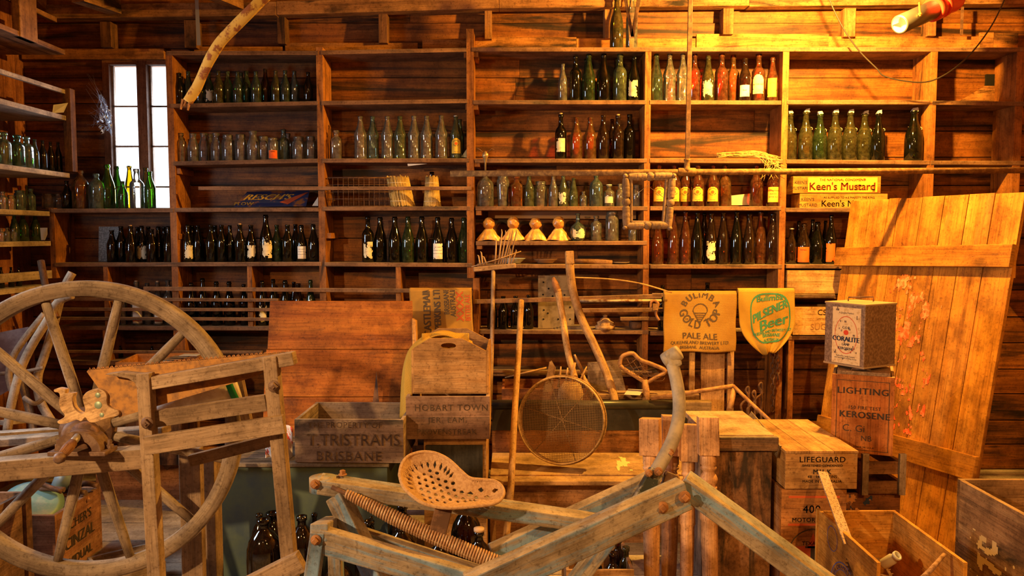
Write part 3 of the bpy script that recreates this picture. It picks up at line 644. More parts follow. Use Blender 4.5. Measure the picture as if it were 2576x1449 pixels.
# left wall rows: stand along the side shelves
def side_row(spec, key, X, group, where, Y1=None):
    for i, it in enumerate(spec.split()):
        a = it.split(','); px, top, w = map(float, a[:3]); Y = -X * F / (CX - px) * 1.0
        for _ in range(3): Y = X / W(px, (top + 20), 1.0).x
        bottle(px, top, w, a[3], a[4], a[5] if len(a) > 5 else '', H + ZL[key] + .001, Y, group, where, i, 9, x=X)
side_row('10,333,27,m,p,# 43,340,29,m,t,# 67,344,27,m,q,# 87,350,20,b,t 107,353,20,b,k 127,357,18,b,k 146,358,18,b,k', 'L4', -2.885, 'green bottles on the upper left wall shelf', 'on upper left wall shelf')
side_row('7,482,22,m,c 28,491,20,j,c 50,479,26,J,q 78,475,17,m,q,#', 'L5', -3.02, 'pale jars on the left wall shelf', 'among pale jars on left wall')
side_row('4,575,14,m,c 18,573,14,m,c 34,575,16,m,c', 'L6', -2.96, 'tiny clear bottles on the left wall shelf', 'in front on lower left wall shelf')
side_row('36,538,22,w,g 57,537,27,w,g 88,538,25,w,g', 'L6', -3.03, 'green bottles on the lower left wall shelf', 'behind tiny bottles on left wall')
side_row('3,672,14,b,k 28,672,14,b,k 47,672,14,b,k', 'L7', -3.02, 'small dark bottles behind the grey rail', 'behind grey rail on left wall')
# ================================================= THINGS ON AND BEFORE THE SHELVES
def plane(o, ux, uy, off=.0012):
    o, ux, uy = Vector(o), Vector(ux).normalized(), Vector(uy).normalized(); n = ux.cross(uy)
    return lambda x, y: o + ux * x + uy * y + n * off
def crate(name, label, cat, x0, x1, y0, y1, z0, z1, m, th=.014, lid=False, rows=2, rot=0, gap=.0015, front=True, group=None, bottom=True, slat=False, front_h=None, m_side=None, pivot=None):
    cx, cy = (x0 + x1) / 2, (y0 + y1) / 2
    t = thing(name, label, cat, (cx, cy, z0), group)
    px_, py_ = pivot or (cx, cy)
    Mx = Matrix.Translation((px_, py_, 0)) @ Matrix.Rotation(rot, 4, 'Z') @ Matrix.Translation((-px_, -py_, 0))
    def panel(nm, bx, ax, mm, top=None, r=None):
        b = B(); b.M = Mx; X0, X1, Y0, Y1, Z0, Z1 = bx; Z1 = top or Z1; n = r or rows
        for i in range(n):
            a, c = Z0 + (Z1 - Z0) * i / n, Z0 + (Z1 - Z0) * (i + 1) / n
            if slat: c = a + (c - a) * .62
            b.box(X0, X1, Y0, Y1, a + gap / 2, c - gap / 2, ax)
        return b.build(nm, mm, t, bevel=.0015)
    ms = m_side or m
    if front: f = panel('front_panel', (x0, x1, y0, y0 + th, z0, z1), 0, m, front_h)
    panel('back_panel', (x0, x1, y1 - th, y1, z0, z1), 0, m)
    panel('side_panel', (x0, x0 + th, y0 + th, y1 - th, z0, z1 - .001), 1, ms); panel('side_panel', (x1 - th, x1, y0 + th, y1 - th, z0, z1 - .001), 1, ms)
    b = B(); b.M = Mx; b.box(x0 + th, x1 - th, y0 + th, y1 - th, z0, z0 + .012, 0); b.build('bottom_panel', m, t)
    if lid:
        b = B(); b.M = Mx; d = (y1 - y0); n = 3; w = (x1 - x0 + .006) / n
        for i in range(n): b.box(x0 - .003 + w * i + .001, x0 - .003 + w * (i + 1) - .001, y0 - .004, y1 + .004, z1, z1 + .011, 1)
        b.build('lid', m, t, bevel=.001)
    return t, Mx
def front_text(t, Mx, x0, y0, z0, items, m, name='lettering', side=None):
    b = B(); b.M = Mx
    fn = plane((x0, y0, z0), (1, 0, 0), (0, 0, 1), .0014)
    for s, x, y, size, *r in items: b.text(s, lambda a, c: fn(a + x, c + y), size, r[0] if r else .02, sp=r[1] if len(r) > 1 else 1.0, sx=r[2] if len(r) > 2 else 1.0)
    return b.build(name, m, t)
rust = plain('rusty_iron', (.20, .085, .035), .85, .1, col2=(.46, .22, .09), scale=25, bump=.5, lo=.35, hi=.7)
rustd = plain('dark_rusty_iron', (.10, .05, .03), .75, .2, col2=(.22, .11, .06), scale=18, bump=.4)
dustiron = plain('dusty_iron_pipe', (.17, .085, .03), .85, 0, col2=(.31, .17, .055), scale=40, bump=.3)
handlew = wood('tool_handle_wood', (.55, .32, .12), (.34, .17, .06), (.66, .42, .18), gs=(2, 40), knots=False, rough=.6)
pinew = wood('pine_panel', (.60, .31, .095), (.42, .19, .05), (.70, .40, .14), gs=(1.0, 18), rough=.65, stain=.1, stainc=(.2, .09, .03))
cratew = wood('crate_wood', (.46, .25, .10), (.28, .14, .055), (.56, .33, .15), gs=(1.6, 26), dust=.3)
oldw = wood('grey_crate_wood', (.26, .17, .11), (.14, .09, .06), (.35, .25, .17), gs=(1.6, 28), stain=.3, dust=.35)
straw = wood('straw', (.75, .52, .16), (.45, .28, .07), (.9, .68, .3), gs=(3, 90), knots=False, rough=.8)
sackm = weave('hessian', (.55, .31, .07), (.28, .14, .03))
sacky = weave('yellow_hessian', (.60, .36, .06), (.32, .17, .03), 300)
cloth = plain('plain_cloth', (.6, .5, .35), .9)
# --- mustard boxes
mw = wood('mustard_box_wood', (.52, .22, .04), (.36, .14, .025), (.60, .30, .06), knots=False)
z3 = sz('e3', 2100) + .001
for (xa, xb, z0, z1, yo, lab) in ((2010, 2230, z3, zat(487, 5.13), 0, 'long wooden mustard box reading as supplied to majesty the king, lower of two'), (1992, 2212, zat(487, 5.13) + .002, zat(443, 5.13), .0, 'long wooden mustard box with yellow national condiment label, upper of two')):
    t, Mx = crate('mustard_box', lab, 'box', xat(xa, 5.13), xat(xb, 5.13), 5.13, 5.29, z0, z1, mw, th=.01, lid=False, rows=1, group='mustard boxes')
    w = xat(xb, 5.13) - xat(xa, 5.13); hh = z1 - z0
    b = B(); b.M = Mx
    if yo == 0 and z0 > z3 + .05:
        b.grid(lambda u, v: (xat(xa, 5.13) + w * (.17 + .79 * u), 5.1285, z0 + hh * (.07 + .86 * v)), 30, 8, keep=lambda u, v: noise.noise(Vector((u * 9, v * 4, 2))) < .33 + .3 * (.5 - abs(u - .5)))
        b.build('paper_label', yelpaper, t)
        front_text(t, Mx, xat(xa, 5.13) + w * .56, 5.1275, z0, [('THE NATIONAL CONDIMENT', .0, hh * .72, hh * .2)], redink)
        front_text(t, Mx, xat(xa, 5.13) + w * .56, 5.1272, z0, [("Keen's Mustard", .0, hh * .2, hh * .62, .03)], plain('brown_print', (.25, .05, .01), .8))
        front_text(t, Mx, xat(xa, 5.13) + w * .09, 5.13, z0, [("KEEN'S", .0, hh * .55, hh * .24, 0), ("MUSTARD", .0, hh * .22, hh * .24, 0)], ink)
    else:
        front_text(t, Mx, xat(xa, 5.13) + w * .56, 5.13, z0, [('AS SUPPLIED TO H.S MAJESTY THE KING', 0, hh * .66, hh * .2), ("Keen's Mustard", 0, hh * .1, hh * .62, .01)], ink)
        front_text(t, Mx, xat(xa, 5.13) + w * .09, 5.13, z0, [("KEEN'S", .0, hh * .5, hh * .3, 0), ("MUSTARD", .0, hh * .1, hh * .3, 0)], ink)
# --- blue tin sign
q = [W(588, 520, 5.14), W(770, 518, 5.14), W(779, 479, 5.27), W(622, 482, 5.27)]
t = thing('tin_sign', 'rusty blue tin sign with yellow letters lying askew on shelf', 'sign', (q[0] + q[1]) / 2)
bl = plain('blue_enamel', (.02, .03, .10), .35, col2=(.22, .09, .03), scale=9, lo=.52, hi=.6, spec=.5)
ux = (q[1] - q[0]); uy = (q[3] - q[0])
B().prism(q, ux.cross(uy).normalized() * -.003).build('enamel_plate', bl, t)
fn = plane(q[0], ux, q[2] - q[1], .001); L0 = ux.length; hq = (q[2] - q[1]).length
yl = plain('yellow_enamel', (.55, .33, .05), .5); B().text('RESCH\'S', lambda x, y: fn(x + L0 * .42 + y * .5, y + hq * .42), hq * .5, .03).text('PLOW', lambda x, y: fn(x + L0 * .13, y + hq * .08), hq * .26, .02).build('lettering', yl, t)
B().prism([fn(L0 * .62, hq * .25), fn(L0 * .95, hq * .85), fn(L0 * .99, hq * .85), fn(L0 * .74, hq * .1)], ux.cross(uy).normalized() * .001).build('red_bottle_picture', plain('red_enamel', (.35, .07, .03), .5), t)
# --- wire basket
zb = sz('b3', 900) + .002
t = thing('wire_basket', 'empty rectangular wire basket beside the straw bottle sleeves', 'basket', (xat(895, 5.2), 5.2, zb))
x0, x1, zt = xat(826, 5.12), xat(982, 5.12), zat(447, 5.12)
b = B()
def wires(b, x0, x1, y0, y1, z0, z1, n, m_, r=.0016):
    for i in range(n + 1):
        x = x0 + (x1 - x0) * i / n
        b.tube([(x, y0, z1), (x, y0, z0), (x, y1, z0), (x, y1, z1)], r, 5)
    for j in range(m_ + 1):
        z = z0 + (z1 - z0) * j / m_
        b.tube([(x0, y0, z), (x1, y0, z), (x1, y1, z), (x0, y1, z)], r, 5, closed=True)
wires(b, x0, x1, 5.12, 5.3, zb + .002, zt, 12, 4)
b.build('wire_grid', rustd, t)
b = B(); b.tube([(x0, 5.12, zt), (x1, 5.12, zt), (x1, 5.3, zt), (x0, 5.3, zt)], .003, 6, closed=True); b.build('rim', rustd, t)
# --- straw sleeves
for k, (xa, xb, xt0, xt1, ty) in enumerate(((985, 1043, 974, 1026, 446), (1067, 1109, 1072, 1101, 446))):
    c0, c1 = W((xa + xb) / 2, 517, 5.19), W((xt0 + xt1) / 2, ty, 5.19); c0.z = zb; r0, r1 = S((xb - xa) / 2, 5.19), S((xt1 - xt0) / 2, 5.19)
    t = thing('straw_bottle_sleeve', ('leaning yellow straw bottle sleeve tied near its top', 'upright yellow straw bottle sleeve with dark bottle neck poking out')[k], 'straw sleeve', c0, 'straw sleeves on the basket shelf')
    b = B()
    for i in range(64):
        a = i * 2 * PI / 64 + U(-.03, .03); e = U(.96, 1.06)
        p0 = c0 + Vector((math.cos(a) * r0 * U(.93, 1.04), math.sin(a) * r0, U(0, .006))); pm = c0.lerp(c1, .5) + Vector((math.cos(a) * (r0 + r1) * .5, math.sin(a) * (r0 + r1) * .5, 0))
        p1 = c1 + Vector((math.cos(a) * r1, math.sin(a) * r1, U(-.006, .012)))
        b.tube([p0, pm, p1], .0042, 5)
    b.build('straw_stalks', straw, t)
    for s_ in (.18, .8):
        cc = c0.lerp(c1, s_); rr = r0 + (r1 - r0) * s_ + .004
        B().tube([cc + Vector((math.cos(a * PI / 8) * rr, math.sin(a * PI / 8) * rr, 0)) for a in range(16)], .0016, 5, closed=True).build('binding', string, t)
    if k: B().lathe([(.016, 0), (.013, .06), (.0145, .065), (.0145, .085), (.01, .085)], c1 - Vector((0, 0, .05)), n=16).build('bottle_neck', gm('k'), t)
# --- loose straw bundle on the amber shelf
zs = sz('d2', 1880) + .004
t = thing('straw_bundle', 'loose tied bundle of yellow straw drooping over the shelf edge', 'straw', (xat(1880, 5.15), 5.15, zs))
b = B()
for i in range(70):
    a = W(1802 + U(0, 14), 398 - U(0, 14), 5.15 + U(-.05, .03)); m1 = W(1850, 392 - U(-4, 10), 5.15 + U(-.05, .03)); m2 = W(1910 + U(-8, 8), 385 + U(-4, 12), 5.14 + U(-.05, .03))
    e = W(1935 + U(-10, 30), 400 + U(-8, 26), 5.09 + U(-.03, .01))
    for p in (a, m1, m2): p.z = max(p.z, zs + .002)
    b.tube(cat_curve([a, m1, m2, e], 3), .0017, 4)
b.build('straw_stalks', straw, t)
b = B()
for i in range(14): b.tube(cat_curve([W(1925 + U(-8, 8), 392, 5.10), W(1940 + U(-20, 20), 415 + U(-8, 8), 5.07), W(1950 + U(-45, 35), 430 + U(-15, 25), 5.06)], 4), .0015, 4)
b.build('loose_ends', straw, t)
# --- frilled gold ornaments
gold = plain('dried_gold_lacquer', (.62, .30, .06), .38, 0, col2=(.82, .50, .14), scale=25, bump=.6, spec=.5)
zc = sz('c4', 1300) + .001
proto = None
for i, px in enumerate((1230, 1291, 1347, 1405)):
    top = (547, 544, 547, 544)[i]; p = W(px, 590, 5.17); h = zat(top, 5.17) - zc; r = S(28, 5.17)
    t = thing('frilled_ornament', f'golden ruffled ornament with round knob head, {ORD[i]} of four from left', 'ornament', (p.x, 5.17, zc), 'frilled gold ornaments in a row')
    o = Vector((p.x, 5.17, zc)); sd = i * 9.1
    def sk(u, v):
        a = u * 2 * PI; rr = r * (1 - v) ** .8 * (1 + .13 * math.sin(a * 9 + sd) * (1 - v)) + r * .2 * v; rr *= 1 + .12 * noise.noise(Vector((math.cos(a) * 2, math.sin(a) * 2, v * 3 + sd)))
        return o + Vector((math.cos(a) * rr, math.sin(a) * rr * .8, h * (.52 * v) + .004 * math.sin(a * 3 + sd) * (1 - v) + .004))
    B().grid(sk, 72, 12).build('ruffled_skirt', gold, t, solid=.003)
    b = B()
    def hd(u, v):
        a = u * 2 * PI; f = v * PI; n_ = 1 + .16 * noise.noise(Vector((math.cos(a) * math.sin(f) * 2.4, math.sin(a) * math.sin(f) * 2.4 + sd, math.cos(f) * 2.4)))
        return o + Vector((math.cos(a) * math.sin(f) * r * .52 * n_, math.sin(a) * math.sin(f) * r * .5 * n_, h * .73 - math.cos(f) * h * .27 * n_))
    b.grid(hd, 32, 18); b.build('knob_head', plain('brown_lacquer', (.40, .15, .03), .25, 0, col2=(.66, .36, .09), scale=16, bump=.6, spec=.6), t)
# --- plates and odd things on the thin shelf
z5 = sz('c5', 1300) + .001
def dish(px, w, hpx, name, label, m, cat, Y=5.17, zz=None, n=32, fl=.75):
    p = W(px, 650, Y); r = S(w, Y) / 2; h = S(hpx, Y); o = Vector((p.x, Y, zz or z5))
    B().lathe([(0, .003), (r * .6, .003), (r * .95, h * .9), (r, h), (r * .93, h), (r * .58, .008), (0, .008)], o, n=n).build(name, m, loc=o).update_tag()
    tag(bpy.data.objects[-1] if False else COL.objects[-1], label, cat)
dish(1288, 70, 14, 'scalloped_dish', 'shallow pale blue dish behind the hay rake tines', plain('pale_china', (.45, .5, .5), .3), 'dish')
dish(1372, 62, 12, 'pie_plate', 'small brown beaded plate right of the pale dish', plain('brown_china', (.30, .16, .08), .4), 'plate')
dish(1562, 44, 4, 'saucer', 'flat tan saucer at right end of thin shelf', cloth, 'plate')
t = B().lathe([(0, 0), (.012, .003), (.016, .06), (.02, .12), (.021, .2), (.019, .245), (0, .25)], W(1445, 655, 5.16) * 1 + Vector((0, 0, 0)), (1, .05, -.06), n=14).build('wooden_rolling_pin', wood('pin', (.3, .16, .08), (.2, .1, .05))); tag(t, 'short brown wooden rolling pin lying on thin shelf', 'rolling pin')
t.location.z += z5 + .022 - min((t.matrix_world @ v.co).z for v in t.data.vertices) - .022 if False else 0
# --- perforated metal sheet, candle-stand, finial
t = B().box(xat(1354, 5.22), xat(1446, 5.22), 5.22, 5.223, zat(829, 5.22), zat(693, 5.22)).build('perforated_metal_plate', plain('stained_zinc', (.28, .20, .12), .6, .3, col2=(.16, .11, .06), scale=14)); tag(t, 'stained grey metal plate with bolt holes behind curved handles', 'metal plate')
b = B()
for px, py in ((1367, 710), (1380, 726), (1366, 741), (1420, 742), (1368, 780), (1434, 773), (1434, 742), (1367, 803), (1404, 803), (1434, 803), (1378, 788), (1390, 745)): b.lathe([(0, 0), (.006, 0), (.006, .001)], W(px, py, 5.2185), (0, -1, 0), n=10)
b.build('bolt_holes', plain('black_gap', (0, 0, 0)), t)
z6 = sz('c6', 1520) + .001
t = B().lathe([(0, 0), (.062, 0), (.066, .02), (.05, .03), (.055, .045), (.035, .055), (.03, .07), (.012, .078), (.016, .09), (0, .098)], (xat(1524, 5.15), 5.15, z6), n=26).build('plaster_finial', plain('chipped_plaster', (.5, .33, .17), .9, col2=(.3, .16, .08), scale=30, bump=.5), loc=(xat(1524, 5.15), 5.15, z6)); tag(t, 'chipped plaster finial standing on low shelf right of the curved handles', 'finial')
t = B().lathe([(0, 0), (.03, 0), (.03, .08), (0, .08)], (xat(1588, 5.15), 5.13, z6 + .031), (1, .3, 0), n=20).build('iron_cylinder', rustd); tag(t, 'small dark rusty iron drum lying behind the wooden bars', 'drum')
for i in range(4):
    a = W(1395 + i * 8, 822, 5.14); t = B().box(a.x, a.x + .22 - i * .03, 5.13, 5.27, z6 + .0045 * i, z6 + .0045 * i + .004).build('slate_sheet', plain('slate', (.2, .15, .11), .8)); tag(t, 'thin flat brown sheet in the pile beside the plaster finial', 'sheet', 'thin sheets piled on the low shelf')
# --- cards and papers
def card(pts, Y, name, label, cat, m, th=.002, Ys=None):
    q = [W(a, c, (Ys[i] if Ys else Y)) for i, (a, c) in enumerate(pts)]; n = (q[1] - q[0]).cross(q[2] - q[0]).normalized()
    t = B().prism(q, n * th).build(name, m); return tag(t, label, cat)
wp = plain('grey_card', (.5, .46, .42), .8)
t = card([(131, 285), (160, 283), (171, 259), (134, 264)], 0, 'curled_paper', 'curled white paper scrap on upper left wall shelf', 'paper', wp, Ys=(4.98, 5.04, 5.08, 5.02))
card([(104, 604), (113, 604), (119, 590), (119, 573), (101, 573)], 5.0, 'white_card', 'cream curved card beside green bottles on lower left shelf', 'card', wp)
card([(248, 658), (280, 658), (301, 620), (299, 570), (249, 570)], 5.27, 'grey_slab', 'speckled grey slab behind black bottles under window', 'slab', plain('granite', (.16, .17, .17), .6, col2=(.35, .36, .36), scale=90))
card([(1840, 516), (1885, 516), (1885, 487), (1840, 492)], 5.26, 'cardboard_piece', 'tan cardboard piece between amber bottles', 'card', cloth)
card([(1160, 395), (1180, 366), (1180, 397)], 5.18, 'grey_card', 'grey triangular card leaning at end of sauce bottle shelf', 'card', wp)
card([(785, 518), (800, 495), (800, 518)], 5.18, 'grey_card', 'grey triangular card beside blue tin sign', 'card', wp)
card([(1025, 412), (1075, 412), (1026, 418)], 5.12, 'price_tag', 'small white paper strip hanging under sauce bottle shelf', 'paper', whitepaper)
card([(1228, 523), (1600, 523), (1600, 551), (1228, 549)], 5.30, 'cardboard_strip', 'long dusty cardboard strip leaning behind frilled ornaments', 'card', plain('dusty_card', (.36, .2, .09), .9))
# pale wooden box front filling the bay left of the door
bw = wood('pale_box_wood', (.62, .36, .13), (.48, .25, .08), (.7, .45, .2), knots=False)
t, Mx = crate('pine_box', 'pale clean pine box filling shelf bay beside the leaning door', 'box', xat(1983, 5.09), xat(2150, 5.09), 5.09, 5.3, zat(739, 5.09), zat(680, 5.09), bw, rows=2)
shelf(UR, 1978, 2180, 742, 742)
t, Mx = crate('sugar_box', 'pale box printed SUGAR partly hidden behind the rusty kerosene tin', 'box', xat(2000, 5.08), xat(2140, 5.08), 5.08, 5.3, zat(843, 5.08), zat(772, 5.08), bw, rows=1)
front_text(t, Mx, xat(2079, 5.08), 5.08, zat(843, 5.08), [('SUGAR', 0, .035, .055, .0), ('LIMITED', -.02, .1, .015), ('CSR', 0, .13, .05, .01)], plain('faded_print', (.28, .13, .05), .9))
shelf(UR, 1978, 2180, 845, 845)
B().box(xat(1990, 5.1), xat(2004, 5.1), 5.1, 5.33, 0, zat(845, 5.1), 2).build('upright', sidewood, UR)
# --- printed sacks
def sack(label, px0, px1, py0, py1, Y, m, bottomround=0, seed=0, fold=.012, skew=0, name='hessian_sack', group='printed hessian sacks over the rail'):
    x0, x1 = xat(px0, Y), xat(px1, Y); zt, zb_ = zat(py0, Y), zat(py1, Y); w, h = x1 - x0, zt - zb_
    sd = Vector((seed * 5.1, 0, seed))
    def fn(u, v):
        ww = 1
        if bottomround: ww = 1 - bottomround * max(0, (.55 - v) / .55) ** 2.2
        uu = .5 + (u - .5) * ww + skew * (1 - v) + .012 * noise.noise(Vector((v * 3, seed, 0)))
        dz = .02 * noise.noise(Vector((u * 2.2, seed * 3.0, 1))) * (1 - v)
        d = fold * (noise.noise(Vector((u * 3.2, v * 1.4, 0)) + sd) + .5 * noise.noise(Vector((u * 8, v * 3, 3)) + sd)) * (1.2 - v * .7)
        return Vector((x0 + w * uu, Y - .015 - d * 1.2, zb_ + h * v + dz))
    t = thing(name, label, 'sack', (x0 + w / 2, Y, zb_), group)
    b = B(); b.grid(fn, 40, 44, w, h)
    # the flap that goes over the rail and down behind
    b.grid(lambda u, v: fn(u, 1) + Vector((0, .045 * v, .012 * math.sin(v * PI) - .10 * max(0, v - .5) * 2)), 40, 6, w, .1)
    b.build('hessian_cloth', m, t, solid=.003)
    def tf(x, y):
        u, v = .5 + x / w, y / h; ww = 1
        p = fn(min(max(u, 0), 1), min(max(v, 0), 1)); return p + Vector((0, -.0035, 0))
    return t, tf, w, h
t, tf, w, h = sack('golden hessian sack printed PALE ALE in black hanging from the rail', 1671, 1854, 737, 884, 5.0, sackm, seed=1, fold=.006)
pr = plain('sack_print', (.10, .07, .045), .9)
b = B(); b.arctext('BULIMBA', lambda x, y: tf(x, y + h * .66), h * .27, h * .15, 88, .03, sx=.95)
b.arctext('GOLD TOP', lambda x, y: tf(x, y + h * .76), h * .36, h * .20, 270, .03, inv=True, sx=.8, gap=.22)
b.text('PALE ALE', lambda x, y: tf(x, y + h * .225 - x * .02), h * .145, .02).text('QUEENSLAND BREWERY LTD.', lambda x, y: tf(x, y + h * .135), h * .078, .02, sx=.95).text('BRISBANE.  AUSTRALIA.', lambda x, y: tf(x, y + h * .055), h * .072, .02, sx=.9)
b.text('TRADE', lambda x, y: tf(x - w * .14, y + h * .54), h * .05, .01).text('MARK', lambda x, y: tf(x + w * .13, y + h * .54), h * .05, .01)
for i in range(24):
    def dr_(k):
        a = k / 24 * 2 * PI; X_ = math.cos(a) * h * .13; Y_ = math.sin(a) * h * .13
        if Y_ < 0: Y_ *= 1.9; X_ *= max(0, 1 + Y_ / (h * .26))
        return X_, Y_ + h * .70
    (xa, ya), (xb_, yb_) = dr_(i), dr_(i + 1); s_ = .88
    b.face([b.P(tf(xa, ya)), b.P(tf(xb_, yb_)), b.P(tf(xb_ * s_, (yb_ - h * .7) * s_ + h * .7)), b.P(tf(xa * s_, (ya - h * .7) * s_ + h * .7))], [(0, 0)] * 4)
for j in range(5):
    yy = .67 - j * .035; hw = .11 - j * .02
    b.face([b.P(tf(-h * hw, h * yy)), b.P(tf(h * hw, h * yy)), b.P(tf(h * hw, h * (yy - .012))), b.P(tf(-h * hw, h * (yy - .012)))], [(0, 0)] * 4)
b.build('lettering', pr, t)
t, tf, w, h = sack('yellow hessian sack printed PILSENER BEER in green with rounded bottom', 1858, 2000, 730, 888, 4.99, sacky, bottomround=.75, seed=2, fold=.016, skew=.05)
b = B(); b.text('Bulimba', lambda x, y: tf(x + w * .06, y + h * .84 + x * .1), h * .13, .03).text('PILSENER', lambda x, y: tf(x + w * .06, y + h * .62 + x * .45), h * .19, .05, sx=.72).text('Beer', lambda x, y: tf(x + w * .12, y + h * .42 + x * .3), h * .24, .03)
b.text('QUEENSLAND BREWERY LTD', lambda x, y: tf(x + w * .08, y + h * .33 + x * .1), h * .062, .04, sx=.8).text('BRISBANE', lambda x, y: tf(x + w * .08, y + h * .26), h * .075, .04).text('AUSTRALIA', lambda x, y: tf(x + w * .08, y + h * .19), h * .065, .04)
for i in range(40):
    def ov(k, s_):
        a = k / 40 * 2 * PI; c, q_ = math.cos(a), math.sin(a); e = .62
        return tf(w * .06 + math.copysign(abs(c) ** e, c) * w * .36 * s_, h * .56 + math.copysign(abs(q_) ** e, q_) * h * .40 * s_)
    b.face([b.P(ov(i, 1)), b.P(ov(i + 1, 1)), b.P(ov(i + 1, .94)), b.P(ov(i, .94))], [(0, 0)] * 4)
b.build('lettering', greenink, t)
t, tf, w, h = sack('hessian sack with sideways black and red print beside the plank panel', 1029, 1186, 729, 875, 5.02, sackm, seed=3, fold=.010, skew=.04)
b = B()
def rt(x0_, y0_): return lambda x, y: tf(w * (x0_ - .5) - y, h * y0_ + x)
b.text('CASTLEMAINE', rt(.33, .68), w * .17, .05, sx=.78).text('PERKINS LTD', rt(.49, .70), w * .155, .05, sx=.78).text('BRISBANE', rt(.63, .80), w * .12, .03, sx=.8).text('AUSTRALIA', rt(.73, .80), w * .12, .03, sx=.8)
b.build('lettering', pr, t)
B().text('XXXX', rt(.86, .72), w * .17, .03).text('BITTER ALE', rt(.97, .7), w * .12, .03, sx=.7).build('red_lettering', plain('red_print', (.55, .10, .03), .9), t)
# ================================================= HANGING THINGS, TOOLS LEANING ON THE SHELVES
def pxpath(pts, Y=None, k=6): return cat_curve([W(p[0], p[1], p[2] if len(p) > 2 else Y) for p in pts], k)
# long horizontal pipe with its drop rod
YP = 4.55
t = thing('hanging_pipe', 'long horizontal dusty iron pipe hung from a vertical rod', 'pipe', W(1728, 432, YP))
B().tube([W(1133, 437, YP), W(1728, 433, YP), W(2640, 428, YP)], S(7.5, YP), 18).build('pipe', dustiron, t)
B().beam(W(1738, -60, YP), W(1729, 415, YP), .026, .012, up=(0, 1, 0)).build('drop_rod', rustd, t, bevel=.002)
B().lathe([(.0, 0), (.024, .0), (.026, .018), (.017, .024), (.015, .06), (.018, .064), (.018, .075), (0, .075)], W(1728, 433, YP) + Vector((0, 0, .0)), n=16).build('tee_fitting', dustiron, t)
B().lathe([(.021, -.05), (.024, -.045), (.024, .045), (.021, .05)], W(1728, 433, YP), (1, 0, 0), n=18).build('collar', dustiron, t)
t = thing('oil_lamp_bracket', 'small metal cup on a stem standing on the long pipe', 'bracket', W(1221, 430, YP))
o = W(1221, 430, YP); B().lathe([(0, 0), (.005, 0), (.005, .05), (.008, .055), (.013, .075), (.017, .08), (.017, .095), (.012, .1), (.008, .108), (0, .112)], o, n=16).build('cup', plain('brass_dull', (.4, .28, .14), .4, .6), t)
B().tube([o + Vector((-.01, 0, .1)), o + Vector((-.03, 0, .12)), o + Vector((-.05, 0, .128))], .002, 5).tube([o + Vector((.01, 0, .1)), o + Vector((.035, 0, .125)), o + Vector((.05, 0, .12))], .002, 5).build('wire_arm', rustd, t)
# picture frame of turned wood
YQ = 4.5
turned = wood('turned_dark_wood', (.30, .18, .10), (.18, .10, .05), (.42, .28, .16), gs=(2, 30), knots=False, dust=.3)
t = thing('picture_frame', 'empty picture frame of turned spindles hanging from the long pipe', 'picture frame', W(1632, 510, YQ))
def spindle(a, c, r, n=28):
    a, c = Vector(a), Vector(c); L = (c - a).length; pf = []
    N_ = 80
    for i in range(N_ + 1):
        s_ = i / N_; q_ = abs(s_ - .5) * 2
        rr = .80 + .2 * math.sin(q_ * PI)
        if q_ < .13: rr = .66 + .40 * (1 - (q_ / .13) ** 2) ** .5
        elif q_ < .19: rr = .70
        elif q_ < .26: rr = .95
        elif abs(q_ - .42) < .05 or abs(q_ - .62) < .03: rr *= .93 + .05 * (i % 2)
        elif q_ > .93: rr = .55
        pf.append((rr * r, L * s_))
    return B().lathe([(0, 0)] + pf + [(0, L)], a, c - a, n=n)
rr = S(10.5, YQ)
for a, c in (((1575, 445), (1576, 572)), ((1691, 445), (1680, 575)), ((1572, 568), (1686, 566)), ((1578, 446), (1694, 443))): spindle(W(*a, YQ), W(*c, YQ), rr).build('turned_spindle', turned, t)
b = B(); q = [W(1588, 450, YQ), W(1677, 450, YQ), W(1668, 560, YQ), W(1588, 558, YQ)]
for i in range(4): b.beam(q[i], q[(i + 1) % 4], .014, .03, up=(0, 1, 0))
b.build('inner_frame', turned, t, bevel=.003)
for px, py in ((1573, 443), (1695, 442), (1572, 573), (1685, 575)): B().lathe([(0, -.012), (.012, -.006), (.014, .004), (.008, .012), (.01, .02), (0, .024)], W(px, py, YQ - .01), (0, -1, 0), n=12).build('corner_knob', turned, t)
B().tube([W(1589, 498, YQ + .02), W(1629, 467, YQ + .03), W(1668, 496, YQ + .02)], .0015, 5).build('hanging_wire', plain('wire', (.5, .4, .3), .4, .6), t)
# V shaped iron hanger
t = thing('iron_hanger', 'V shaped flat iron hanger above the top shelf bottles', 'hanger', W(1590, 92, 4.7))
B().beam(W(1568, -30, 4.7), W(1591, 92, 4.7), .016, .01, up=(0, 1, 0)).beam(W(1612, -30, 4.7), W(1591, 92, 4.7), .022, .01, up=(0, 1, 0)).build('iron_bar', rustd, t)
# rusty bent pipe, top left
rp = plain('flaking_yellow_rust', (.55, .34, .07), .85, 0, col2=(.24, .08, .025), scale=26, bump=.6, lo=.50, hi=.58, detail=10)
t = thing('bent_iron_strap', 'rusty yellow bent iron tube hanging down at top left', 'iron tube', W(560, 100, 3.2))
pts = pxpath([(690, -30, 3.1), (664, -2), (628, 30), (590, 66), (556, 104), (530, 145), (513, 180), (495, 220), (474, 258)] if False else [(700, -40, 3.1), (662, -4, 3.1), (628, 30, 3.1), (590, 68, 3.12), (556, 104, 3.14), (530, 145, 3.16), (513, 180, 3.18), (495, 220, 3.2), (472, 256, 3.2)], k=6)
B().tube(pts, [.024 + .003 * noise.noise(p * 9) - .004 * i / len(pts) for i, p in enumerate(pts)], 14, flat=.55).build('tube', rp, t)
b = B(); e = pts[-1]
for dx, l in ((-.018, .03), (-.004, .018), (.010, .034)): b.beam(e + Vector((dx, 0, .01)), e + Vector((dx - .01, 0, -l)), .010, .008, up=(0, 1, 0), w1=.004)
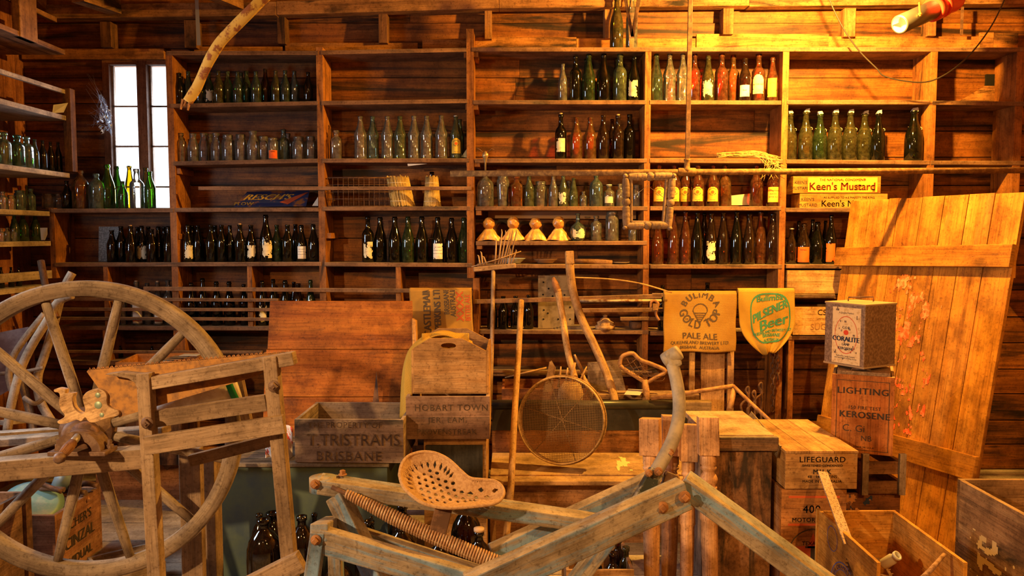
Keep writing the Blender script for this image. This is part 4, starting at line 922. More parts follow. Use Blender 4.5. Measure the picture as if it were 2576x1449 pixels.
b.build('broken_end', rust, t)
# sprinkler pipe with red coupling
t = thing('sprinkler_pipe', 'silver steel pipe end with bright red coupling near the ceiling', 'pipe', W(2300, 50, 4.5))
a, c = W(2263, 62, 4.45), W(2362, 18, 4.62); ax = (c - a)
stl = plain('galvanised_steel', (.17, .165, .155), .42, .8)
B().lathe([(.040, -.002), (.048, -.002), (.052, .002), (.052, ax.length), (0, ax.length)], a, ax, n=28).build('steel_pipe', stl, t)
B().lathe([(0, .06), (.047, .06), (.047, 0), (.041, -.003), (.041, .055), (0, .055)], a, ax, n=28).build('pipe_bore', plain('dull_zinc', (.3, .3, .3), .5), t)
redm = plain('red_paint', (.75, .045, .02), .35, spec=.5)
pt = cat_curve([a + ax * .86, a + ax * 1.15, W(2400, 2, 4.7), W(2408, -40, 4.75)], 6)
B().tube(pt, [.058] * 6 + [.056] * (len(pt) - 6), 24).tube([a + ax * .82, a + ax * .92], .066, 24).tube([a + ax * 1.02, a + ax * 1.1], .066, 24).build('red_coupling', redm, t)
B().lathe([(0, -.03), (.006, -.03), (.006, -.024), (.011, -.024), (.011, -.012), (.006, -.012), (.006, .05), (0, .05)], W(2314, 28, 4.44), (0, .2, 1), n=8).build('bolt', plain('brass', (.6, .4, .12), .3, .9), t)
# cable
t = B().tube(pxpath([(2075, -30, 4.95), (2100, 30, 4.95), (2130, 85, 4.95), (2165, 132, 4.95), (2205, 172, 4.94), (2222, 190, 4.94), (2265, 202, 4.93), (2320, 207, 4.93), (2362, 196, 4.93), (2410, 165, 4.93), (2455, 120, 4.95), (2500, 55, 4.97), (2540, -30, 5)], k=5), .0045, 8).build('electric_cable', plain('grey_cable', (.035, .026, .02), .5)); tag(t, 'thin dark cable looping down before the upper right shelves', 'cable')
t = B().box(xat(2418, 5.2, 50), xat(2424, 5.2, 50), 5.2, 5.21, zat(88, 5.2), zat(17, 5.2)).build('iron_rod', rustd); tag(t, 'short upright iron rod right of the red coupling', 'rod')
t = B().hexa([W(492, 50, 5.19), W(502, 50, 5.19), W(502, 50, 5.2), W(492, 50, 5.2), W(490, -8, 5.19), W(499, -8, 5.19), W(499, -8, 5.2), W(490, -8, 5.2)]).hexa([W(495, 114, 5.19), W(505, 114, 5.19), W(505, 114, 5.2), W(495, 114, 5.2), W(492, 50, 5.19), W(502, 50, 5.19), W(502, 50, 5.2), W(492, 50, 5.2)]).build('strap_hanger', plain('zinc_strap', (.4, .42, .4), .4, .6)); tag(t, 'bent perforated zinc strap nailed beside the roof stud', 'strap')
# hay rake
t = thing('hay_rake', 'upturned wooden hay rake with long tines leaning on shelves', 'rake', W(1233, 1000, 4.35))
rk = wood('rake_wood', (.42, .25, .12), (.26, .14, .06), (.54, .34, .18), knots=False, dust=.3)
B().tube([W(1241, 676, 4.86), W(1238, 850, 4.7), W(1233, 1020, 4.5)], .0125, 12).build('handle', rk, t)
B().beam(W(1191, 678, 4.86), W(1298, 668, 4.86), .04, S(12, 4.86)).build('head', rk, t, bevel=.006)
for a, c in (((1246, 664), (1249, 598)), ((1254, 664), (1264, 577)), ((1260, 664), (1274, 580)), ((1265, 664), (1286, 580)), ((1271, 664), (1292, 577)), ((1280, 664), (1285, 624)), ((1281, 664), (1301, 578)), ((1287, 664), (1300, 628)), ((1208, 668), (1204, 642)), ((1214, 667), (1211, 633)), ((1224, 666), (1217, 645))):
    p, e = W(*a, 4.86), W(*c, 4.87); m_ = p.lerp(e, .92) + Vector((-.001, 0, 0)); B().tube([p, p.lerp(e, .5), m_, e + Vector((-.006, 0, .001))], [.0055, .005, .004, .002], 8).build('tine', rk, t)
B().tube([W(1186, 671, 4.845), W(1250, 653, 4.84), W(1311, 632, 4.845)], .0035, 8).build('brace_rod', rk, t)
# curved handles
t = thing('curved_tool_handle', 'tall curved pale wooden handle with notched square top', 'tool handle', W(1548, 1015, 4.5))
pts = pxpath([(1432, 636, 4.9), (1435, 690, 4.88), (1443, 740, 4.86), (1462, 800, 4.8), (1492, 862, 4.72), (1520, 925, 4.65), (1538, 975, 4.58), (1550, 1022, 4.5)])
B().tube(pts, [.027 - .004 * i / len(pts) for i in range(len(pts))], 16, flat=.8).build('shaft', handlew, t)
B().beam(W(1432, 632, 4.9), W(1434, 665, 4.89), .05, .05, up=(0, 1, 0)).build('notched_end', handlew, t, bevel=.004)
t = thing('scythe_handle', 'worn curved wooden handle tipped with a rusty iron socket', 'tool handle', W(1443, 940, 4.55))
pts = pxpath([(1403, 728, 4.86), (1410, 770, 4.84), (1417, 810, 4.8), (1424, 860, 4.72), (1433, 905, 4.65), (1446, 950, 4.55)])
B().tube(pts, [.021 - .002 * i / len(pts) for i in range(len(pts))], 14).build('shaft', handlew, t)
b = B(); b.tube([W(1391, 698, 4.87), W(1396, 712, 4.87), W(1404, 735, 4.86)], [.010, .02, .024], 12).lathe([(0, 0), (.006, 0), (.006, .01), (0, .01)], W(1400, 728, 4.83), (0, -1, 0), n=8); b.build('iron_socket', rust, t)
t = B().tube([W(1311, 757, 4.55), W(1305, 880, 4.32), W(1297, 1000, 4.12), (W(1285, 1230, 3.86)), W(1272, 1365, 3.79), W(1266, 1430, 3.76)], [.0165] * 3 + [.0175, .018, .018], 14).build('wooden_pole', handlew); tag(t, 'long straight pale wooden pole leaning in front of the sieve', 'pole')
t = B().tube(pxpath([(1443, 698, 4.88), (1530, 702, 4.9), (1610, 713, 4.93), (1690, 736, 4.96)]), .0045, 8, flat=.6).build('bent_lath', handlew); tag(t, 'thin bent lath springing from curved handle to printed sack', 'lath')
# rails and pipe near them
t = B().tube([W(1452, 757, 4.97), W(1664, 756, 4.97)], .0085, 10).build('painted_bar', plain('cream_rust', (.5, .4, .25), .7, col2=(.2, .09, .04), scale=30)); tag(t, 'thin cream painted bar lying along the lower rail', 'bar')
t = thing('rusty_clamp', 'rusty hooked iron clamp hanging at the end of the bars', 'clamp', W(1650, 800, 4.96))
B().tube(pxpath([(1637, 775, 4.95), (1637, 762, 4.95), (1646, 756, 4.95), (1656, 764, 4.95), (1653, 776, 4.95), (1650, 790, 4.95), (1658, 806, 4.95)]), .008, 8).build('hook', rust, t)
B().beam(W(1648, 780, 4.94), W(1648, 764, 4.94), .03, .03, up=(0, 1, 0)).build('block', handlew, t)
# rattan loop
ratt = plain('rattan', (.42, .22, .09), .6, col2=(.25, .12, .05), scale=30)
t = thing('rattan_racket', 'bent cane loop strung with loose wire like a snowshoe', 'cane loop', W(1624, 1015, 4.45))
B().tube(cat_curve([W(a, c, 4.55) for a, c in ((1559, 918), (1562, 902), (1571, 893), (1592, 889), (1610, 905), (1642, 917), (1674, 933), (1652, 948), (1627, 962), (1617, 958), (1590, 941), (1569, 928), (1559, 918))], 4), .012, 10).build('cane_loop', ratt, t)
B().tube([W(1622, 955, 4.55), W(1626, 985, 4.54), W(1624, 1022, 4.5)], [.016, .02, .022], 12).build('cane_grip', ratt, t)
b = B()
for a, c, e in (((1568, 922), (1585, 915), (1605, 899)), ((1583, 935), (1600, 925), (1625, 922)), ((1600, 946), (1612, 935), (1650, 925)), ((1576, 900), (1590, 925), (1612, 950)), ((1590, 905), (1610, 935), (1630, 955)), ((1605, 905), (1620, 930), (1640, 950)), ((1640, 950), (1668, 945), (1676, 938)), ((1635, 958), (1665, 958), (1672, 950))): b.tube(pxpath([(*a, 4.55), (*c, 4.53), (*e, 4.55)], k=4), .0018, 5)
b.build('loose_wire', rustd, t)
t = thing('bent_cane_stick', 'long brown cane stick with a bent elbow across the chest tops', 'cane', W(1845, 972, 4.3))
B().tube([W(1638, 1002, 4.42), W(1740, 987, 4.38), W(1845, 971, 4.3)], .0125, 12).tube([W(1845, 971, 4.3), W(1890, 1015, 4.15), W(1940, 1061, 3.98)], .010, 12).build('cane_stick', ratt, t)
B().tube([W(1848, 975, 4.3), W(1835, 1032, 4.2)], [.014, .017], 12).build('fork', ratt, t)
# planks behind sacks, chain, iron hooks
for a, c, w, yy in ((1741, 1741, 14, 4.95), (1793, 1793, 60, 4.97), (1838, 1838, 16, 4.96)):
    t = B().beam(W(a - 3, 1130, yy - .02), W(c, 868, yy + .09), S(w, 4.96), .02, up=(0, 1, 0)).build('loose_plank', handlew if w == 14 else cratew); tag(t, {14: 'narrow pale batten standing behind the PALE ALE sack', 60: 'wide brown plank standing behind the printed sacks', 16: 'narrow batten right of the wide brown plank'}[w], 'plank')
t = thing('iron_chain', 'dangling rusty iron chain below the green printed sack', 'chain', W(1945, 1035, 4.9))
for k in range(-11, 11):
    o = W(1944 + (k % 2), 893 + k * 13.4, 5.045); b = B(); hz = k % 2
    b.tube([o + Vector((math.cos(a * PI / 6) * (.014 if not hz else .003), math.cos(a * PI / 6) * (.003 if not hz else .014), math.sin(a * PI / 6) * .024)) for a in range(12)], .0042, 6, closed=True); b.build('chain_link', rustd, t)
t = thing('iron_chain', 'shorter doubled strand of rusty chain beside the long one', 'chain', W(1957, 960, 4.9))
for k in range(-11, 5):
    o = W(1957, 893 + k * 13.4, 5.045); b = B(); hz = (k + 1) % 2
    b.tube([o + Vector((math.cos(a * PI / 6) * (.014 if not hz else .003), math.cos(a * PI / 6) * (.003 if not hz else .014), math.sin(a * PI / 6) * .024)) for a in range(12)], .0042, 6, closed=True); b.build('chain_link', rustd, t)
for k, (px, py) in enumerate(((1872, 1000), (1888, 1010), (1905, 990))):
    t = B().tube(pxpath([(px, py + 50, 4.6), (px - 8, py + 20, 4.6), (px + 10, py, 4.6), (px + 4, py - 18, 4.6), (px + 12, py - 22, 4.6), (px + 10, py + 50, 4.6)]) + [Vector((xat(px + 10, 4.6, 1050), 4.6, 0))], .007, 8).build('iron_hook', rustd); tag(t, f'rusty twisted iron hook, {ORD[k]} of three left of the chain', 'hook', 'rusty iron hooks beside the chain')
# cobwebs by the window
t = thing('cobweb', 'dusty grey cobweb stretched beside the window frame', 'cobweb', W(265, 310, 5.2)); b = B(); web = plain('cobweb_silk', (.55, .6, .7), .6)
for i in range(26): b.tube([W(283 + U(-4, 0), 290 + U(0, 55), 5.3), W(262 + U(-12, 8), 270 + U(-35, 50), 5.2), W(235 + U(-20, 20), 235 + U(-60, 90), 5.28)], .0006, 3, caps=False)
b.build('silk_strands', web, t)
for i in range(36):
    p = W(262 + random.gauss(0, 9), 295 + random.gauss(0, 22), 5.2 + U(-.03, .05)); b2 = B() if i == 0 else b2
    b2.grid(lambda u, v: p + Vector((U(-.012, .012), U(-.01, .01), U(-.016, .016))), 2, 2)
b2.build('dust_clump', web, t)['kind'] = 'stuff'
# ================================================= THE MIDDLE GROUND
# big plank panel leaning at the back
t = thing('plank_panel', 'large orange plank panel with dark knots leaning behind the crates', 'wooden panel', W(850, 1100, 4.35))
b = B()
def leanY(z): return 4.62 - .22 * (1.22 - z) / 1.22
pw = wood('orange_planks', (.44, .135, .018), (.28, .07, .008), (.54, .19, .025), gs=(.8, 14), rough=.6, spec=.15, stain=.12, stainc=(.14, .05, .02), stains=(1.4, 5))
for (z1, z0, xa0, xb0) in ((1.215, .940, 676, 1036), (.937, .672, 664, 1046), (.669, .40, 656, 1046)):
    def pt(px, z, o=0): Y = leanY(z) + o; return Vector((xat(px, Y), Y, z))
    b.hexa([pt(xa0 - 9, z0), pt(xb0 + 1, z0), pt(xb0 + 1, z0, .022), pt(xa0 - 9, z0, .022), pt(xa0, z1), pt(xb0, z1), pt(xb0, z1, .022), pt(xa0, z1, .022)], 0)
b.build('front_planks', pw, t, bevel=.002)
B().hexa([W(1040, 1040, 4.46), W(1052, 1040, 4.44), W(1056, 1040, 4.8), W(1044, 1040, 4.8), W(1036, 800, 4.57), W(1046, 806, 4.57), W(1050, 806, 4.8), W(1040, 800, 4.8)]).build('end_board', pinew, t, bevel=.003)
B().box(xat(690, 4.62), xat(1030, 4.62), 4.64, 4.66, 0, .62, 0).build('lower_planks', pw, t)
B().prism([W(948, 935, 4.46), W(954, 1014, 4.42), W(938, 1014, 4.42), W(945, 960, 4.45)], (0, -.012, 0)).build('iron_strap', rustd, t)
# Tristram's crate
t, Mx = crate('stencilled_crate', 'open brown crate stencilled THE PROPERTY OF standing on the painted chest', 'crate', xat(733, 3.6), xat(1013, 3.6), 3.6, 3.98, .553, .757, oldw, th=.016, rows=1, rot=-.02)
x0 = xat(873, 3.6); prn = plain('faded_black_print', (.06, .04, .028), .9); prf = plain('worn_print', (.115, .07, .042), .9, col2=(.17, .11, .07), scale=40)
front_text(t, Mx, x0, 3.6, .553, [('THE PROPERTY OF', -.02, .165, .038, .02, 1.1), ('T.TRISTRAMS', .02, .082, .078, .025, 1.0, .95), ('BRISBANE', .0, .012, .062, .02, 1.15)], prf)
# painted chest under it
gp = plain('worn_blue_green_paint', (.085, .115, .075), .6, col2=(.05, .075, .09), scale=3.2, lo=.42, hi=.58, bump=.2, detail=9, spec=.4)
t, Mx = crate('painted_chest', 'worn blue green painted chest below the stencilled crate', 'chest', xat(520, 3.62), xat(968, 3.62), 3.62, 4.1, 0.0, .53, gp, th=.02, rows=1)
b = B(); b.box(xat(516, 3.6), xat(972, 3.6), 3.605, 4.11, .531, .551, 0); b.build('lid', wood('worn_lid', (.25, .2, .14), (.1, .09, .06), stain=.3), t, bevel=.004)
# hobart crate, carrier, sack
t, Mx = crate('stencilled_crate', 'dark open crate stencilled HOBART TOWN under the bottle carrier', 'crate', xat(1015, 3.7), xat(1229, 3.7), 3.7, 4.28, .638, .842, wood('brown_crate', (.24, .125, .075), (.14, .07, .04), (.33, .19, .12), gs=(1.5, 30), dust=.3), th=.018, rows=2, rot=.015, m_side=cratew)
front_text(t, Mx, xat(1120, 3.7), 3.7, .64, [('HOBART TOWN', .02, .135, .042, .01, 1.15), ('JER. LAM.', .0, .078, .038, .005, 1.2), ('PROVENSTREAK', .0, .022, .036, .01, 1.1)], prf)
cx0, cx1 = xat(1032, 3.76), xat(1229, 3.76); cw = wood('carrier_wood', (.50, .27, .095), (.30, .15, .05), (.6, .36, .15), gs=(1.6, 30), stain=.22, stainc=(.15, .08, .04))
t = thing('bottle_carrier', 'open wooden carrier with gabled ends and oval hand hole', 'carrier', ((cx0 + cx1) / 2, 3.95, .845))
def gable(y, hole=True):
    z0, zs_, zt = .848, 1.048, 1.108; wd = cx1 - cx0; m_ = (cx0 + cx1) / 2
    out = [(cx0 + .012, z0), (cx1 - .012, z0), (cx1 - .012, zs_), (m_ + wd * .16, zt), (m_ - wd * .26, zt), (cx0 + .012, zs_ + .015)]
    hc = (m_ - wd * .02, zt - .035); n = 24; hl = [(hc[0] + math.copysign(abs(math.cos(a)) ** .8, math.cos(a)) * .036, hc[1] + math.sin(a) * .014) for a in [2 * PI * i / n for i in range(n)]]
    # ring between hole and outline, matched by angle
    def hit(a):
        d = Vector((math.cos(a), math.sin(a))); best = 9
        for i in range(len(out)):
            p, q_ = Vector(out[i]) - Vector(hc), Vector(out[(i + 1) % len(out)]) - Vector(hc); e = q_ - p; den = d.x * e.y - d.y * e.x
            if abs(den) < 1e-9: continue
            s_ = (p.x * e.y - p.y * e.x) / den; u_ = (p.x * d.y - p.y * d.x) / den
            if s_ > 0 and -1e-6 <= u_ <= 1 + 1e-6: best = min(best, s_)
        return (hc[0] + d.x * best, hc[1] + d.y * best)
    an = sorted([2 * PI * i / 48 for i in range(48)] + [math.atan2(p[1] - hc[1], p[0] - hc[0]) % (2 * PI) for p in out])
    b = B(); N_ = len(an); I = []; O = []
    for a in an:
        c_, s_ = math.cos(a), math.sin(a); I.append((hc[0] + math.copysign(abs(c_) ** .8, c_) * .036, hc[1] + s_ * .014)); O.append(hit(a))
    for yy, fl in ((y, 0), (y + .016, 1)):
        ii = [b.P((p[0], yy, p[1])) for p in I]; oo = [b.P((p[0], yy, p[1])) for p in O]
        for k in range(N_):
            j = (k + 1) % N_; ids = [ii[k], oo[k], oo[j], ii[j]]; uv = [(b.v[v].x * 1.0 + 3, b.v[v].z) for v in ids]
            if fl: ids, uv = ids[::-1], uv[::-1]
            b.face(ids, uv)
        if fl:
            for k in range(N_):
                j = (k + 1) % N_
                b.face([pi[k], pi[j], ii[j], ii[k]], [(0, 0)] * 4); b.face([po[j], po[k], oo[k], oo[j]], [(0, 0)] * 4)
        pi, po = ii, oo
    return b
gable(3.76).build('end_panel', cw, t); gable(4.17).build('end_panel', cw, t)
for xx in (cx0, cx1 - .012): B().box(xx, xx + .012, 3.762, 4.186, .847, 1.052, 1).build('side_panel', cw, t, bevel=.001)
B().box(cx0, cx1, 3.762, 4.186, .8435, .8465, 0).build('bottom_panel', cw, t)
# draped sack over the carrier's left
t = thing('empty_sack', 'yellow hessian sack draped over the left side of the carrier', 'sack', W(1030, 1000, 3.9))
def ds(u, v):
    # u along depth, v down the drape
    k = v * 4
    P_ = [(1172, 888, 3.86), (1112, 858, 3.86), (1060, 866, 3.84), (1030, 925, 3.80), (1022, 1052, 3.74)]
    i = min(int(k), 3); f = k - i
    p0, p1 = W(*P_[i]), W(*P_[i + 1])
    q0, q1 = W(*P_[max(i - 1, 0)]), W(*P_[min(i + 2, 4)])
    p = .5 * ((2 * p0) + (p1 - q0) * f + (2 * q0 - 5 * p0 + 4 * p1 - q1) * f * f + (3 * p0 - q0 - 3 * p1 + q1) * f ** 3)
    wd = .22 * (1 - .6 * max(0, v - .5) / .5)
    return p + Vector((.008 * math.sin(u * 14 + v * 3) - .052 * math.sin(PI * u) * min(1, max(0, v - .35) / .3) + .02, (u - .5) * wd + .06, .034 * (1 - v) + .012 * math.sin(u * 12 + v * 5) - .02 * (u - .4) ** 2))
b = B(); b.grid(ds, 30, 40, .35, .5); b.build('hessian_cloth', sacky, t, solid=.006)
B().grid(lambda u, v: Vector((cx0 + .04 + (cx1 - cx0) * .62 * u, 3.81 + .02 * math.sin(u * 9) + .05 * v, .95 + .17 * v)), 14, 8, .2, .15).build('inner_fold', sacky, t, solid=.004)
# black box and the post under the hobart crate
blk = wood('charred_black_board', (.035, .032, .03), (.018, .016, .015), (.06, .055, .05), gs=(2, 30), rough=.6, spec=.4)
t, Mx = crate('black_fronted_box', 'box with scratched black front under the HOBART TOWN crate', 'box', xat(1062, 3.74), xat(1222, 3.74), 3.74, 4.2, 0.0, .63, cratew, th=.02, rows=1)
B().box(xat(1068, 3.73), xat(1213, 3.73), 3.726, 3.738, .35, .602, 2).build('black_board', blk, t, bevel=.001)
t = B()
for i in range(60): p = W(1030 + U(-12, 12), 1165 + U(-14, 12), 3.85); t.tube([p, p + Vector((U(-.02, .02), U(-.01, .01), U(-.03, .03)))], .001, 4)
t = t.build('bristle_tuft', plain('red_bristle', (.35, .10, .03), .9)); tag(t, 'tuft of reddish bristles sticking out beside the black front', 'bristles', kind='stuff')
# settle / bench with black back
bwood = wood('settle_wood', (.50, .28, .11), (.32, .16, .06), (.60, .37, .17), gs=(1.1, 20), dust=.35, dustc=(.5, .38, .22), stain=.15, stainc=(.25, .13, .05))
blp = plain('black_gloss_paint', (.028, .028, .026), .35, col2=(.05, .048, .042), scale=8, spec=.5)
bx0, bx1 = -.112, xat(1760, 4.2)
t = thing('settle_bench', 'low wooden settle bench with black painted back rail', 'bench', ((bx0 + bx1) / 2, 4.2, 0))
zs_ = .372
B().box(bx0, bx1, 4.02, 4.43, zs_ - .022, zs_, 0).box(bx0, bx1, 3.93, 4.018, zs_ - .03, zs_ - .008, 0).build('seat', bwood, t, bevel=.003)
B().box(bx0, bx1, 4.435, 4.46, 0, .52, 0).build('back_board', wood('settle_back', (.48, .23, .07), (.3, .13, .04), stain=.2), t)
B().box(bx0, bx1, 4.425, 4.45, .50, .648, 0).build('black_panel', blp, t)
B().tube([(bx0, 4.43, .645), (bx1 - .08, 4.43, .645)], .026, 16).box(bx0, bx1 - .08, 4.43, 4.47, .61, .665).build('rolled_rail', blp, t)
B().box(bx1 - .08, bx1 + .13, 4.40, 4.46, .61, .668, 0).build('rail_end', wood('rail_end', (.3, .2, .1), (.1, .07, .04), stain=.4), t, bevel=.003)
B().box(bx0 + .02, bx1 - .02, 4.05, 4.07, 0, zs_ - .025, 0).build('front_board', wood('settle_front', (.36, .18, .08), (.2, .1, .05)), t)
for xx in (bx0, bx1 - .03): B().box(xx, xx + .03, 4.02, 4.43, 0, zs_ - .025, 2).build('end_board', bwood, t)
pp = W(1575, 1185, 4.2); b = B(); b.grid(lambda u, v: (xat(1552 + 40 * u, 4.2), 4.08 + .26 * v, zs_ + .0015), 16, 14, keep=lambda u, v: noise.noise(Vector((u * 3, v * 3, 2))) + .6 * max(abs(u - .5), abs(v - .5)) * 2 < .42)
b.build('paper_scrap', plain('yellow_scrap', (.75, .6, .25), .8), t)
# sieve
t = thing('round_sieve', 'round wooden framed garden sieve leaning on the settle seat', 'sieve', W(1413, 1172, 4.05))
sc = W(1413, 1056, 4.14); axs = Vector((-.22, -1, .20)).normalized(); ri = .222
bent = wood('bentwood', (.55, .36, .16), (.38, .22, .09), (.66, .46, .24), gs=(2, 20), knots=False, rough=.5)
B().lathe([(ri, -.045), (ri + .007, -.045), (ri + .007, .045), (ri, .045), (ri, -.045)], sc, axs, n=72).build('hoop', bent, t)
B().lathe([(ri + .008, -.03), (ri + .014, -.03), (ri + .014, .0), (ri + .008, .0), (ri + .008, -.03)], sc, axs, n=72).build('outer_band', bent, t)
up_ = (Vector((0, 0, 1)) - axs * axs.z).normalized(); sd_ = axs.cross(up_)
wm = plain('sieve_wire', (.30, .19, .10), .6, .4); n_ = 50
b = B()
for k in range(1, n_):
    d = (k / n_ * 2 - 1) * ri; h = math.sqrt(ri * ri - d * d)
    for A_, C_ in ((up_, sd_), (sd_, up_)):
        c0 = sc + A_ * d - axs * .02; b.tube([c0 - C_ * h, c0 + C_ * h], .0012, 4, caps=False)
b.build('wire_mesh', wm, t)
b = B()
for a in (20, 75, 140): v_ = up_ * math.cos(math.radians(a)) + sd_ * math.sin(math.radians(a)); b.tube([sc - v_ * ri - axs * .024, sc + v_ * ri - axs * .024], .0022, 5)
b.build('support_wire', wm, t)
# box of wooden scraps behind the sieve
t, Mx = crate('scrap_box', 'shallow brown box of wooden tool scraps behind the sieve', 'box', xat(1262, 4.62), xat(1494, 4.62), 4.62, 4.95, .46, .70, wood('red_box', (.36, .14, .05), (.2, .08, .03)), th=.015, rows=1)
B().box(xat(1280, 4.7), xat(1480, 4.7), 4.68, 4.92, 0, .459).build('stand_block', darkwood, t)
for i, (a, c, w, Y) in enumerate((((1376, 985), (1388, 908), 17, 4.56), ((1405, 975), (1411, 922), 6, 4.56), ((1422, 975), (1428, 925), 6, 4.57), ((1430, 985), (1447, 912), 9, 4.55), ((1490, 1000), (1465, 940), 12, 4.6), ((1465, 935), (1445, 892), 9, 4.75), ((1460, 955), (1476, 922), 5, 4.58), ((1375, 925), (1270, 950), 5, 4.6))):
    b = B()
    if w > 12: b.prism([W(a[0] - 10, a[1], Y), W(a[0] + 10, a[1], Y), W(c[0] + 10, c[1] + 18, Y), W(c[0], c[1], Y), W(c[0] - 6, c[1] + 4, Y), W(c[0] - 11, c[1] + 30, Y)], (0, .02, 0), uvrot=1)
    else: b.tube([W(*a, Y), W(a[0] * .5 + c[0] * .5, a[1] * .5 + c[1] * .5, Y), W(*c, Y)], [S(w, Y) * .5, S(w, Y) * .55, S(w, Y) * .3], 9)
    o = b.build('wood_offcut', handlew); tag(o, ('broad splintered wooden board end above the sieve rim', 'left thin peg above the sieve rim', 'right thin peg above the sieve rim', 'slanted tapering peg crossing before the scythe handle', 'short board slanting down right of the sieve', 'dowel leaning behind the scythe handle', 'small dark stick right of slanted peg', 'thin cane lying across box left of sieve')[i], 'wood scrap', 'wooden scraps sticking out of the box')
t = B().lathe([(0, -.05), (.055, -.045), (.07, .0), (.075, .06), (.05, .11), (0, .12)], W(1432, 1010, 4.55), (.15, -.2, 1), n=22).build('wooden_mallet_head', handlew); tag(t, 'rounded pale wooden mallet head seen through the sieve mesh', 'mallet')
card([(1570, 993), (1610, 995), (1618, 981), (1580, 979)], 0, 'photo_print', 'small grey photo card on the ledge under the cane loop', 'card', wp, Ys=(4.45, 4.45, 4.6, 4.6))
t = B().box(xat(1500, 4.6), xat(1760, 4.6), 4.54, 4.66, zat(1008, 4.5), zat(996, 4.5), 0).box(xat(1500, 4.6), xat(1760, 4.6), 4.6, 4.64, 0, zat(1008, 4.5)).build('back_ledge', cratew); tag(t, 'narrow wooden ledge behind the black bench rail', 'ledge')
card([(1478, 985), (1575, 985), (1555, 905), (1478, 912)], 4.85, 'leather_flap', 'dark dusty board hanging behind the curved handle', 'board', oldw, th=.01)
# turned posts
tw = wood('turned_post_wood', (.74, .40, .18), (.58, .29, .12), (.80, .48, .25), gs=(1.2, 22), rough=.5, knots=False)
for i, (px, pt_, pb_, w, Y, bpx) in enumerate(((1636, 1052, 1142, 50, 3.50, 1640), (1690, 1045, 1142, 50, 3.62, 1682), (1733, 1067, 1157, 42, 3.485, 1727), (1780, 1048, 1141, 50, 3.39, 1787))):
    a = W(px, pt_, Y); c = W(px, pb_, Y); e = W(bpx, 1480, Y - .1); s_ = S(w, Y); ax = (e - a).normalized(); sq_l = (a - c).length
    t = thing('turned_post', ('leftmost of four turned wooden posts leaning on the settle', 'second turned wooden post, behind the first, deeper in shade', 'third turned post, shortest with angled top', 'rightmost turned wooden post beside the tall black ended chest')[i], 'turned post', (e.x, e.y, 0), 'turned wooden table legs')
    B().beam(a, a + ax * sq_l, s_, s_ * .95, up=(.35 if i == 0 else .1, 1, 0)).build('square_block', tw, t, bevel=.002)
    r = s_ * .40; L_ = a.z / -ax.z - sq_l
    pf = [(0, 0), (r * .95, 0), (r * 1.0, .006), (r * 1.0, .04), (r * .85, .046), (r * 1.02, .052), (r * 1.02, .060), (r * .80, .066), (r * .74, .075), (r * .95, .085), (r * 1.10, .097), (r * 1.12, .106), (r * 1.04, .118), (r * .86, .126), (r * .84, .130), (r * 1.04, .135), (r * 1.06, .142), (r * .94, .148),
          (r * 1.02, .17), (r * 1.14, .24), (r * 1.18, .265), (r * 1.18, .272), (r * 1.02, .28), (r * 1.04, .34), (r * .95, L_ * .85), (r * .8, L_)]
    B().lathe(pf, a + ax * sq_l, ax, n=28).build('turned_shaft', tw, t)
# tall chest with charred end
y0, y1 = 3.43, 3.92; x0, x1 = xat(1808, y0), xat(1955, y0)
t = thing('tall_dark_chest', 'tall narrow chest with charred black end and pale top board', 'chest', ((x0 + x1) / 2, 3.7, 0))
chb = wood('charred_end', (.24, .115, .055), (.10, .045, .02), (.34, .18, .09), gs=(9, 9), stain=.55, stainc=(.03, .022, .018), stains=(2, 12), rough=.6)
B().box(x0, x1, y0, y0 + .025, 0, .655, 2).build('front_board', chb, t, bevel=.003)
B().box(x0 + .012, x1 + .022, y0 - .02, y0 + .012, .66, .722, 0).build('top_cleat', wood('char_cleat', (.12, .06, .035), (.04, .025, .02), (.4, .2, .08), stain=.4, dust=.4), t, bevel=.005)
B().box(x0 - .012, x0 + .002, y0 - .005, y1, 0, .70, 2).box(x1 - .006, x1 + .01, y0 + .03, y1, 0, .69, 2).build('side_board', oldw, t, bevel=.003)
B().box(x0 - .03, x1 + .01, y0 + .013, y1, .700, .725, 1).build('top_board', wood('chest_top', (.52, .33, .17), (.38, .22, .1), (.6, .4, .23), dust=.5, dustc=(.5, .35, .19)), t, bevel=.003)
t = B().hexa([W(1882, 1050, 4.1), W(1890, 1036, 4.1), W(1890, 1034, 4.12), W(1882, 1048, 4.12), W(1954, 1152, 3.40), W(1962, 1122, 3.40), W(1967, 1122, 3.41), W(1958, 1153, 3.41)], 2).build('slanting_batten', oldw); tag(t, 'grey batten slanting between dark chest and condensed milk crate', 'batten')
# milk crate etc.
mk = wood('milk_crate_wood', (.56, .31, .115), (.38, .20, .07), (.65, .40, .17), gs=(1.4, 30))
t, Mx = crate('milk_crate', 'lidded pine crate printed condensed MILK atop the red star crate', 'crate', 1.17, 1.478, 3.35, 3.93, .512, .668, mk, th=.016, rows=1, lid=True)
front_text(t, Mx, 1.328, 3.35, .512, [('LIFEGUARD', 0, .118, .034, .01, 1.1, 1.05), ('SWEETENED CONDENSED', 0, .098, .0145, .02, 1.0), ('MILK', 0, .066, .030, .04, 1.3), ('48   14 OZ TINS', 0, .049, .0165, .02, 1.1), ('MADE IN AUSTRALIA', 0, .029, .0165, .02, 1.1)], prn)
t, Mx = crate('spirit_crate', 'tall reddish crate printed MOTOR SPIRIT and red star below milk crate', 'crate', 1.16, 1.44, 3.36, 3.9, 0, .509, wood('red_crate', (.44, .19, .06), (.28, .11, .035), (.5, .24, .09), gs=(1.4, 30), stain=.15, stainc=(.15, .06, .03)), th=.016, rows=1)
cxx = 1.30; rp_ = plain('red_print', (.55, .10, .03), .9)
